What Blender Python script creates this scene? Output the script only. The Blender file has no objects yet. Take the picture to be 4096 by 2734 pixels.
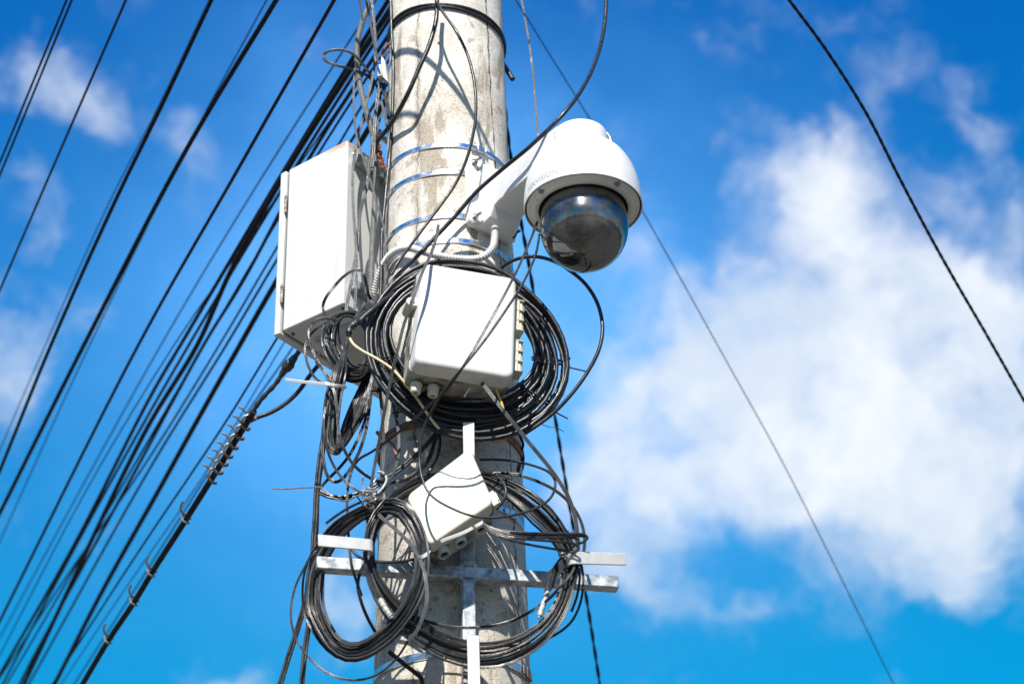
import bpy, math, random
import numpy as np
from mathutils import Vector, Matrix

random.seed(7)
R_ = math.radians
scene = bpy.context.scene
COL = scene.collection

# ------------------------------------------------------------------ camera
CAM_PITCH, CAM_ROLL, CAM_DIST = R_(32.0), R_(-1.608), 4.078
cp, sp = math.cos(CAM_PITCH), math.sin(CAM_PITCH)
CAM = np.array([0.0, -CAM_DIST * cp, 1.6])
FWD = np.array([0.0, cp, sp])
_r0 = np.array([1.0, 0, 0]); _u0 = np.array([0, -sp, cp])
RGT = math.cos(CAM_ROLL) * _r0 + math.sin(CAM_ROLL) * _u0
UPV = -math.sin(CAM_ROLL) * _r0 + math.cos(CAM_ROLL) * _u0
FPX = 72.0 / 36.0 * 4096
cd = bpy.data.cameras.new('camera')
cam = bpy.data.objects.new('camera', cd); COL.objects.link(cam)
m = Matrix.Identity(4)
for i in range(3):
    m[i][0], m[i][1], m[i][2], m[i][3] = RGT[i], UPV[i], -FWD[i], CAM[i]
cam.matrix_world = m
cd.lens, cd.sensor_width, cd.clip_end = 72.0, 36.0, 3000
cd.dof.use_dof = True
cd.dof.focus_distance = 3.92
cd.dof.aperture_fstop = 4.4
scene.camera = cam

# ------------------------------------------------------------------ light
SUN_DIR = np.array([-0.09, -0.69, 0.715]); SUN_DIR /= np.linalg.norm(SUN_DIR)
SUN_EL = math.asin(SUN_DIR[2])
sl = bpy.data.lights.new('sun', 'SUN'); sl.energy = 5.0; sl.angle = R_(0.5); sl.color = (1.0, 0.95, 0.87)
so = bpy.data.objects.new('sun', sl); COL.objects.link(so)
so.rotation_euler = Vector(SUN_DIR).to_track_quat('Z', 'Y').to_euler()
so.location = (-3, -8, 12)
scene.view_settings.view_transform = 'Standard'
scene.view_settings.look = 'None'
scene.view_settings.exposure = 0.66
scene.view_settings.gamma = 1.0
try:
    scene.cycles.max_bounces = 8; scene.cycles.transparent_max_bounces = 12
    scene.cycles.use_denoising = True
except Exception:
    pass

def ray(x, y):
    return (x - 2048) / FPX * RGT - (y - 1367) / FPX * UPV + FWD
def at(x, y, Y):
    d = ray(x, y); return CAM + d * ((Y - CAM[1]) / d[1])
def atz(x, y, z):
    d = ray(x, y); return CAM + d * ((z - CAM[2]) / d[2])
def atd(x, y, depth):
    return CAM + ray(x, y) * depth

# pixel frames used while measuring the photograph -> photograph pixels
def frame(ox, oy, s):
    return lambda x, y: (ox + x * s, oy + y * s)
D = frame(0, 0, 1.74372)
Q1 = frame(1000, 0, .6386); Q2 = frame(1000, 900, .6386); Q3 = frame(1000, 1700, .6593); Q4 = frame(1800, 400, .4782)
Q5 = frame(0, 0, .8736); Q6 = frame(0, 1370, .8701)
Z1 = frame(1250, 0, .3828); Z2 = frame(1350, 500, .3828); Z3 = frame(1200, 1050, .3189); Z4 = frame(1200, 1450, .3826)
Z5 = frame(1400, 1700, .3188); Z6 = frame(1800, 1750, .4145); Z7 = frame(1100, 2050, .4361); Z8 = frame(1900, 500, .4464)

# ------------------------------------------------------------------ sky
class NT:
    """tiny helper for node trees"""
    def __init__(s, tree): s.t = tree; s.n = tree.nodes; s.l = tree.links
    def node(s, typ, **kw):
        n = s.n.new(typ)
        for k, v in kw.items(): setattr(n, k, v)
        return n
    def put(s, sock, v):
        if v is None: return
        if hasattr(v, 'is_output'): s.l.new(v, sock)
        else: sock.default_value = v
    def math(s, op, a, b=None, c=None, clamp=False):
        n = s.node('ShaderNodeMath', operation=op, use_clamp=clamp)
        for i, v in enumerate((a, b, c)): s.put(n.inputs[i], v)
        return n.outputs[0]
    def vmath(s, op, a, b=None, scale=None):
        n = s.node('ShaderNodeVectorMath', operation=op)
        s.put(n.inputs[0], a); s.put(n.inputs[1], b)
        if scale is not None: s.put(n.inputs['Scale'], scale)
        return n.outputs['Value'] if op in ('DOT_PRODUCT', 'LENGTH') else n.outputs[0]
    def noise(s, vec, scale, detail=4, rough=.55, dist=0.0, color=False):
        n = s.node('ShaderNodeTexNoise')
        if vec is not None: s.put(n.inputs['Vector'], vec)
        n.inputs['Scale'].default_value = scale; n.inputs['Detail'].default_value = detail
        n.inputs['Roughness'].default_value = rough; n.inputs['Distortion'].default_value = dist
        return n.outputs['Color'] if color else n.outputs['Fac']
    def voro(s, vec, scale, feature='F1', rand=1.0):
        n = s.node('ShaderNodeTexVoronoi', feature=feature)
        if vec is not None: s.put(n.inputs['Vector'], vec)
        n.inputs['Scale'].default_value = scale; n.inputs['Randomness'].default_value = rand
        return n.outputs['Distance']
    def map(s, v, a, b, c=0.0, d=1.0, smooth=True):
        n = s.node('ShaderNodeMapRange', interpolation_type='SMOOTHSTEP' if smooth else 'LINEAR')
        n.clamp = True if not smooth else n.clamp
        s.put(n.inputs[0], v)
        for i, q in enumerate((a, b, c, d)): s.put(n.inputs[i + 1], q)
        return n.outputs[0]
    def mix(s, f, a, b, blend='MIX'):
        n = s.node('ShaderNodeMix', data_type='RGBA', blend_type=blend)
        s.put(n.inputs[0], f)
        for i, v in ((6, a), (7, b)):
            s.put(n.inputs[i], (tuple(v) + (1.0,)) if isinstance(v, (tuple, list)) and len(v) == 3 else v)
        return n.outputs[2]

world = bpy.data.worlds.new('World'); scene.world = world; world.use_nodes = True
w = NT(world.node_tree); w.n.clear()
sky = w.node('ShaderNodeTexSky', sky_type='NISHITA')
sky.sun_disc = False; sky.sun_elevation = SUN_EL
sky.sun_rotation = math.atan2(SUN_DIR[0], SUN_DIR[1])
sky.altitude = 200; sky.air_density = 1.0; sky.dust_density = 0.3; sky.ozone_density = 3.0
hs = w.node('ShaderNodeHueSaturation'); hs.inputs['Hue'].default_value = 0.497
hs.inputs['Saturation'].default_value = 1.62; hs.inputs['Value'].default_value = 1.95
w.l.new(sky.outputs[0], hs.inputs['Color'])
cmax = w.vmath('MAXIMUM', hs.outputs[0], (0.02, 0.02, 0.02))
gen = w.node('ShaderNodeTexCoord').outputs['Generated']
warp = w.vmath('SCALE', w.vmath('SUBTRACT', w.noise(gen, 22, 5, .6, color=True), (.5, .5, .5)), scale=0.055)
warp2 = w.vmath('SCALE', w.vmath('SUBTRACT', w.noise(gen, 7, 2, .5, color=True), (.5, .5, .5)), scale=0.05)
gw = w.vmath('ADD', w.vmath('ADD', gen, warp), warp2)
sep = w.node('ShaderNodeSeparateXYZ'); w.l.new(gw, sep.inputs[0])
az = w.math('DIVIDE', sep.outputs[0], w.math('ABSOLUTE', sep.outputs[1]))
el = sep.outputs[2]
def sky_ae(x, y):
    d = ray(*D(x, y)); d = d / np.linalg.norm(d)
    return d[0] / abs(d[1]), d[2]
def blob(x, y, rx, ry, amp):
    a0, e0 = sky_ae(x, y); a1, _ = sky_ae(x + rx, y); _, e1 = sky_ae(x, y - ry)
    u = w.math('MULTIPLY', w.math('SUBTRACT', az, a0), 1 / (a1 - a0))
    v = w.math('MULTIPLY', w.math('SUBTRACT', el, e0), 1 / (e1 - e0))
    r2 = w.math('ADD', w.math('MULTIPLY', u, u), w.math('MULTIPLY', v, v))
    return w.math('MULTIPLY', w.math('POWER', 2.718, w.math('MULTIPLY', r2, -1.0)), amp)
CLOUDS = [  # thick fair-weather clouds, then thin scraps
    (1840, 370, 110, 80, .6), (1850, 470, 150, 130, 1.0), (2060, 640, 210, 190, 1.1), (1590, 790, 190, 140, 1.0), (1880, 900, 300, 230, 1.2),
    (2120, 1060, 230, 190, 1.1), (1760, 1060, 250, 130, .9), (2280, 800, 110, 230, .9), (2330, 1000, 90, 210, .6), (2210, 1250, 150, 120, .48), (1960, 1270, 190, 90, .42), (1480, 1230, 140, 170, .9), (1400, 1340, 110, 90, .5), (1340, 1130, 70, 120, .42),
    (1420, 960, 90, 150, .6), (1660, 1400, 110, 60, .45), (2210, 1340, 120, 60, .4), (1420, 640, 80, 70, .5),
    (2060, 210, 110, 70, .42), (2260, 270, 70, 110, .42), (2330, 500, 50, 130, .5), (1680, 300, 110, 50, .30),
    (50, 200, 180, 95, .52), (210, 225, 130, 65, .36), (390, 305, 55, 60, .44), (40, 480, 100, 60, .34),
    (0, 830, 140, 160, .74), (190, 770, 60, 50, .35), (480, 1515, 70, 42, .55), (800, 1370, 90, 90, .6), (760, 1250, 50, 90, .3)]
tot = None
for b_ in CLOUDS:
    q_ = blob(*b_); tot = q_ if tot is None else w.math('ADD', tot, q_)
fine = w.noise(gw, 26, 6, .62)
dens = w.math('ADD', w.math('MINIMUM', tot, 1.28), w.math('MULTIPLY', w.math('SUBTRACT', fine, .5), 1.7))
mask = w.map(dens, .06, 1.42)
veil = w.math('ADD', blob(1000, 800, 760, 560, .66), blob(900, 560, 330, 420, .2))     # middle of the view painted brighter, standing in for lens vignetting
vignette_lift_f = w.math('MULTIPLY', veil, w.map(w.noise(gen, 5, 3, .5), .25, .8, .75, 1.1), clamp=True)
sraw = w.node('ShaderNodeSeparateXYZ'); w.l.new(gen, sraw.inputs[0])
clear = w.mix(w.map(sraw.outputs[2], .56, .36), cmax, w.mix(1.0, cmax, (.45, 1.06, .84), 'MULTIPLY'))      # clear air turns towards cyan lower down
clear = w.mix(w.map(sraw.outputs[2], .50, .68), clear, w.mix(1.0, clear, (.30, .78, .98), 'MULTIPLY'))    # and deepens overhead
sky1 = w.mix(vignette_lift_f, clear, (2.3, 6.6, 13.5))
sky1 = w.mix(w.map(sraw.outputs[2], .33, .06), sky1, (5.2, 6.2, 7.4))                                      # pale air along the horizon
shade = w.map(w.noise(gw, 14, 4, .6), .3, .75, 0, 1)
ccol = w.mix(shade, (6.2, 7.2, 8.6), (9.2, 9.4, 9.7))
# cloud cover added out of view, overhead and behind, to neutralise the blue ambient
fill_cloud = w.math('MULTIPLY', w.map(w.noise(gw, 2.6, 6, .6), .43, .66), w.map(sraw.outputs[1], .58, .40))
fill_cloud = w.math('MULTIPLY', fill_cloud, w.map(sraw.outputs[2], .0, .12))
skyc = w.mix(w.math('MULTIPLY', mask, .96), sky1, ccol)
skyc = w.mix(w.math('MULTIPLY', fill_cloud, .9), skyc, (2.8, 2.85, 2.95))
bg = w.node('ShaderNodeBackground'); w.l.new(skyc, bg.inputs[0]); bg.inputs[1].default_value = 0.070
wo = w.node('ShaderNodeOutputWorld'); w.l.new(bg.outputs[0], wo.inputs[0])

# ------------------------------------------------------------------ materials
MATS = {}
def mat(name, color, rough=.5, metal=0.0, var=0.0, vscale=30, bump=0.0, bscale=200, spec=.5, dirt=None, dscale=12, coords='Object', streak=0.0, **kw):
    m = bpy.data.materials.new(name); m.use_nodes = True
    t = NT(m.node_tree); p = m.node_tree.nodes['Principled BSDF']
    tc = t.node('ShaderNodeTexCoord').outputs[coords]
    c = tuple(color) + (1.0,)
    col = None
    if var:
        col = t.mix(t.map(t.noise(tc, vscale, 5, .6), .3, .7), tuple(x * (1 - var) for x in color), tuple(min(1, x * (1 + var)) for x in color))
    if dirt:
        k = t.map(t.noise(tc, dscale, 8, .68, .4), *dirt[1])
        col = t.mix(k, col if col is not None else c, dirt[0])
    if streak:
        mp = t.node('ShaderNodeMapping'); t.l.new(tc, mp.inputs['Vector']); mp.inputs['Scale'].default_value = (1, 1, .07)
        k = t.math('MULTIPLY', t.map(t.noise(mp.outputs[0], 46, 6, .62), .50, .74), t.map(t.noise(tc, 9, 4, .6), .36, .66))
        col = t.mix(t.math('MULTIPLY', k, streak), col if col is not None else c, tuple(x * f for x, f in zip(color, (.66, .62, .54))))
    if col is not None: t.l.new(col, p.inputs['Base Color'])
    else: p.inputs['Base Color'].default_value = c
    if var: t.l.new(t.map(t.noise(tc, vscale * 2.3, 4, .6), .25, .75, max(.02, rough - .12), min(1, rough + .14)), p.inputs['Roughness'])
    else: p.inputs['Roughness'].default_value = rough
    p.inputs['Metallic'].default_value = metal
    p.inputs['Specular IOR Level'].default_value = spec
    if bump:
        b = t.node('ShaderNodeBump'); b.inputs['Strength'].default_value = bump; b.inputs['Distance'].default_value = .002
        t.l.new(t.noise(tc, bscale, 5, .6), b.inputs['Height']); t.l.new(b.outputs[0], p.inputs['Normal'])
    for k, v in kw.items(): p.inputs[k].default_value = v
    MATS[name] = m
    return m
mat('black_pvc', (.013, .014, .017), .36, var=.35, vscale=40, bump=.12, bscale=260, dirt=((.075, .07, .064), (.60, .82)), dscale=40)
mat('dull_black', (.017, .017, .018), .42, var=.35, vscale=25, bump=.1, bscale=300, dirt=((.07, .067, .062), (.60, .86)), dscale=30)
mat('weathered_flat', (.026, .0265, .028), .34, var=.3, vscale=25, bump=.1, bscale=350, dirt=((.11, .107, .10), (.58, .85)), dscale=30)
mat('weathered_light', (.075, .076, .079), .36, var=.2, vscale=25, bump=.1, bscale=350, spec=.6)
mat('weathered_dark', (.014, .014, .015), .36, var=.3, vscale=25, bump=.1, bscale=350)
mat('grey_flat', (.062, .064, .067), .5, var=.25, vscale=50, bump=.1, bscale=300)
mat('wire_black', (.006, .006, .007), .6, var=.3, spec=.25)
mat('conduit_grey', (.30, .305, .30), .5, var=.2, vscale=30, dirt=((.10, .10, .095), (.5, .8)), dscale=30)
mat('conduit_white', (.72, .71, .68), .45, var=.1, vscale=30, dirt=((.4, .38, .34), (.58, .85)), dscale=25)
mat('conduit_grey_groove', (.05, .05, .05), .7)  # conduit_grey darkened: shade between the ridges put into the colour
mat('conduit_white_groove', (.42, .41, .39), .6)  # likewise a darker conduit_white, groove shade as colour
mat('white_paint', (.74, .74, .72), .32, var=.03, vscale=9, bump=.05, bscale=420, dirt=((.50, .47, .40), (.66, .9)), dscale=22)
mat('ivory_plastic', (.60, .56, .44), .42, streak=.5, var=.035, vscale=8, bump=.06, bscale=500, dirt=((.42, .37, .27), (.66, .9)), dscale=26)
mat('box_plastic', (.60, .595, .565), .42, streak=.55, var=.03, vscale=8, bump=.06, bscale=500, dirt=((.40, .37, .31), (.68, .9)), dscale=24)
mat('grimy_plastic', (.40, .375, .32), .6, var=.25, vscale=20, bump=.1, bscale=300, dirt=((.04, .036, .03), (.40, .62)), dscale=16)
mat('camera_white', (.68, .68, .67), .28, streak=.4, var=.02, vscale=8, dirt=((.55, .53, .48), (.70, .92)), dscale=30)
mat('camera_ring', (.74, .73, .69), .5, var=.08, vscale=14, bump=.05, bscale=400, dirt=((.20, .19, .16), (.60, .74)), dscale=34)
mat('seal_black', (.015, .015, .015), .6)
mat('galvanised', (.40, .43, .44), .45, metal=.5, var=.45, vscale=60, bump=.08, bscale=260, dirt=((.16, .15, .13), (.57, .7)), dscale=40)
mat('tab_zinc', (.50, .50, .49), .5, streak=.5, metal=.2, var=.06, vscale=60, bump=.06, bscale=500)
mat('strap_steel', (.74, .75, .77), .24, metal=1.0, var=.1, vscale=25, bump=.04, bscale=60)
mat('bolt_steel', (.50, .49, .46), .38, metal=.9, var=.25, vscale=120, dirt=((.13, .10, .08), (.52, .7)), dscale=90)
mat('dark_bolt', (.14, .12, .11), .6, metal=.5, var=.3, vscale=120)
mat('rust', (.23, .085, .04), .85, var=.4, vscale=90, bump=.4, bscale=300)
mat('rusty_wire', (.26, .13, .085), .75, var=.4, vscale=80)
mat('tie_white', (.78, .77, .74), .4, var=.05)
mat('cream_wire', (.66, .52, .30), .45, var=.15, vscale=30)
mat('yellow_wire', (.62, .46, .06), .45, var=.1)
mat('ceramic', (.48, .47, .45), .35, var=.1, vscale=40, dirt=((.3, .28, .24), (.55, .8)), dscale=40)
mat('tape_grey', (.42, .41, .38), .55, var=.3, vscale=60, bump=.5, bscale=120)
mat('tape_black', (.03, .03, .032), .3, var=.3, vscale=60, bump=.5, bscale=140)
mat('spiral_wire', (.20, .165, .13), .5, metal=.6, var=.3, vscale=90)
mat('lettering', (.30, .31, .33), .5)
mat('lens_ring', (.55, .56, .58), .25, metal=.8)
mat('lens_black', (.008, .008, .009), .12)
mat('module_grey', (.010, .010, .011), .35, var=.2, vscale=20)

# cabinet: white paint, rust creeping from the upper corner and seams
def cabinet_mat():
    m = mat('cabinet_paint', (.79, .79, .77), .36, bump=.04, bscale=380)
    t = NT(m.node_tree); p = m.node_tree.nodes['Principled BSDF']
    tc = t.node('ShaderNodeTexCoord').outputs['Object']
    s = t.node('ShaderNodeSeparateXYZ'); t.l.new(tc, s.inputs[0])
    n = t.noise(tc, 30, 6, .65)
    top = t.math('ADD', s.outputs[2], t.math('MULTIPLY', t.math('SUBTRACT', n, .5), .02))
    near = t.vmath('LENGTH', t.vmath('SUBTRACT', tc, (.153, -.113, .415)))
    k = t.math('MULTIPLY', t.map(top, .394, .411), t.map(t.math('ADD', near, t.math('MULTIPLY', n, .03)), .105, .04))
    k2 = t.map(n, .74, .86)
    base = t.mix(t.map(t.noise(tc, 7, 4, .5), .3, .7), (.595, .605, .59), (.64, .645, .635))
    mp = t.node('ShaderNodeMapping'); t.l.new(tc, mp.inputs['Vector']); mp.inputs['Scale'].default_value = (1, 1, .06)
    sk = t.math('MULTIPLY', t.map(t.noise(mp.outputs[0], 40, 6, .62), .50, .74), t.map(t.noise(tc, 7, 4, .6), .36, .66))
    base = t.mix(t.math('MULTIPLY', sk, .5), base, (.42, .40, .35))
    c = t.mix(t.math('MULTIPLY', k, .75), base, (.55, .27, .10))
    c = t.mix(t.math('MULTIPLY', k2, .6), c, (.45, .42, .36))
    t.l.new(c, p.inputs['Base Color'])
cabinet_mat()
mat('cabinet_base', (.45, .45, .44), .5, var=.08, vscale=12, dirt=((.16, .15, .14), (.60, .8)), dscale=26)

def concrete():
    m = bpy.data.materials.new('weathered_concrete'); m.use_nodes = True
    t = NT(m.node_tree); p = m.node_tree.nodes['Principled BSDF']
    tc = t.node('ShaderNodeTexCoord').outputs['Object']
    s = t.node('ShaderNodeSeparateXYZ'); t.l.new(tc, s.inputs[0])
    X, Y, Z = s.outputs
    ang = t.math('ARCTAN2', X, t.math('MULTIPLY', Y, -1.0))            # 0 faces -Y, positive towards +X
    st = t.node('ShaderNodeMapping'); t.l.new(tc, st.inputs['Vector']); st.inputs['Scale'].default_value = (1, 1, .22)
    base = t.mix(t.map(t.noise(tc, 9, 6, .62), .32, .68), (.60, .56, .495), (.86, .83, .77))
    base = t.mix(t.math('MULTIPLY', t.map(t.noise(st.outputs[0], 17, 7, .66, .3), .55, .63), .85), base, (.37, .315, .25))
    base = t.mix(t.math('MULTIPLY', t.map(t.noise(tc, 26, 5, .6, .5), .58, .66), .75), base, (.38, .32, .25))
    base = t.mix(t.math('MULTIPLY', t.map(t.noise(st.outputs[0], 34, 5, .6), .60, .74), .5), base, (.78, .76, .70))
    # the lower length of the pole is darker and mouldier
    low = t.map(t.math('ADD', Z, t.math('MULTIPLY', t.math('SUBTRACT', t.noise(tc, 4, 4, .6), .5), .5)), 3.75, 3.05)
    base = t.mix(t.math('MULTIPLY', low, .24), base, (.30, .24, .17))
    blot = t.map(t.noise(tc, 55, 6, .7, .3), .57, .66)
    base = t.mix(t.math('MULTIPLY', blot, t.math('ADD', t.math('MULTIPLY', low, .65), .06)), base, (.07, .06, .05))
    # sandy aggregate grain and pits
    grain = t.noise(tc, 420, 3, .7)
    base = t.mix(.55, base, t.mix(t.map(grain, .3, .7), (.35, .32, .28), (1.0, .98, .94)), 'MULTIPLY')
    base = t.mix(.25, base, t.mix(t.map(grain, .3, .7), (.0, .0, .0), (1.0, 1.0, 1.0)), 'SOFT_LIGHT')
    edge = t.map(t.math('ABSOLUTE', t.math('SUBTRACT', ang, .1)), .75, 1.1)
    pit = t.math('MULTIPLY', t.map(t.voro(tc, 120), .22, .10), t.map(t.noise(tc, 38, 3, .6), .46, .60))
    pit2 = t.math('MULTIPLY', t.map(t.voro(tc, 270), .25, .12), t.math('ADD', .25, t.math('MULTIPLY', edge, .6)))
    pits = t.math('MAXIMUM', pit, pit2)
    base = t.mix(t.math('MULTIPLY', pits, .75), base, (.13, .115, .095))
    # long vertical crack on the right and hairlines
    wob = t.math('MULTIPLY', t.math('SUBTRACT', t.noise(tc, 26, 6, .75), .5), .16)
    c0 = t.math('ADD', t.math('MULTIPLY', t.math('SUBTRACT', 4.6, Z), .20), .80)
    cd_ = t.math('ABSOLUTE', t.math('SUBTRACT', t.math('ADD', ang, wob), c0))
    wid = t.map(t.noise(tc, 30, 3, .6), .3, .75, .006, .030)
    crack = t.map(t.math('DIVIDE', cd_, wid), 1.0, .45)
    wob2 = t.math('MULTIPLY', t.math('SUBTRACT', t.noise(tc, 14, 6, .7), .5), .28)
    cd2 = t.math('ABSOLUTE', t.math('SUBTRACT', t.math('ADD', ang, wob2), -.46))
    crack2 = t.math('MULTIPLY', t.map(cd2, .011, .003), t.map(t.noise(tc, 9, 2), .42, .58))
    stain = t.math('MULTIPLY', t.map(cd2, .10, .015), t.map(t.noise(st.outputs[0], 11, 4, .6), .42, .62))
    base = t.mix(t.math('MULTIPLY', stain, .55), base, (.25, .215, .18))
    wz = t.math('ABSOLUTE', t.math('SUBTRACT', t.math('ADD', Z, t.math('MULTIPLY', t.math('SUBTRACT', t.noise(tc, 12, 5, .65), .5), .10)), 4.235))
    hair = t.math('MULTIPLY', t.map(wz, .0022, .0008), t.map(ang, -.9, -.5))
    base = t.mix(t.math('MULTIPLY', hair, .6), base, (.36, .25, .12))
    cr = t.math('MAXIMUM', crack, t.math('MULTIPLY', crack2, .8))
    base = t.mix(t.math('MULTIPLY', cr, .93), base, (.05, .043, .036))
    rust = t.math('MULTIPLY', t.map(t.noise(tc, 21, 5, .7), .69, .74), t.math('ADD', t.math('MULTIPLY', low, .8), .12))
    base = t.mix(t.math('MULTIPLY', rust, .7), base, (.28, .11, .05))
    t.l.new(base, p.inputs['Base Color']); p.inputs['Roughness'].default_value = .9; p.inputs['Specular IOR Level'].default_value = .25
    h = t.math('SUBTRACT', t.math('ADD', t.math('MULTIPLY', grain, .35), t.math('MULTIPLY', t.noise(tc, 60, 6, .7), .8)), t.math('MULTIPLY', pits, .9))
    h = t.math('SUBTRACT', h, t.math('MULTIPLY', cr, 2.5))
    b = t.node('ShaderNodeBump'); b.inputs['Strength'].default_value = .6; b.inputs['Distance'].default_value = .0028
    t.l.new(h, b.inputs['Height']); t.l.new(b.outputs[0], p.inputs['Normal'])
    MATS['concrete'] = m
concrete()

def smoked_dome():
    m = bpy.data.materials.new('smoked_dome'); m.use_nodes = True
    t = NT(m.node_tree); p = m.node_tree.nodes['Principled BSDF']
    tc = t.node('ShaderNodeTexCoord').outputs['Object']
    g = t.node('ShaderNodeBsdfTransparent'); g.inputs[0].default_value = (.30, .305, .32, 1)
    gl = t.node('ShaderNodeBsdfGlossy'); gl.inputs['Roughness'].default_value = .075; gl.inputs['Color'].default_value = (1, 1, 1, 1)
    fr = t.node('ShaderNodeFresnel'); fr.inputs[0].default_value = 1.75
    mx = t.node('ShaderNodeMixShader'); t.l.new(t.math('ADD', fr.outputs[0], .02, clamp=True), mx.inputs[0])
    t.l.new(g.outputs[0], mx.inputs[1]); t.l.new(gl.outputs[0], mx.inputs[2])
    # film of dust: specks and a dull bloom on the upward side
    du = t.node('ShaderNodeBsdfGlossy'); du.inputs['Roughness'].default_value = .20; du.inputs['Color'].default_value = (.75, .77, .8, 1)
    df = t.node('ShaderNodeBsdfDiffuse'); df.inputs[0].default_value = (.5, .49, .46, 1)
    d1 = t.node('ShaderNodeMixShader'); d1.inputs[0].default_value = .45; t.l.new(du.outputs[0], d1.inputs[1]); t.l.new(df.outputs[0], d1.inputs[2])
    speck = t.math('MULTIPLY', t.map(t.voro(tc, 330), .20, .08), t.map(t.noise(tc, 24, 4, .65), .40, .72))
    fac = t.math('ADD', t.math('MULTIPLY', speck, .7), t.map(t.noise(tc, 16, 6, .7), .36, .74, .03, .26), clamp=True)
    m2 = t.node('ShaderNodeMixShader'); t.l.new(fac, m2.inputs[0]); t.l.new(mx.outputs[0], m2.inputs[1]); t.l.new(d1.outputs[0], m2.inputs[2])
    t.l.new(m2.outputs[0], m.node_tree.nodes['Material Output'].inputs['Surface'])
    MATS['smoked_dome'] = m
smoked_dome()

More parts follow.
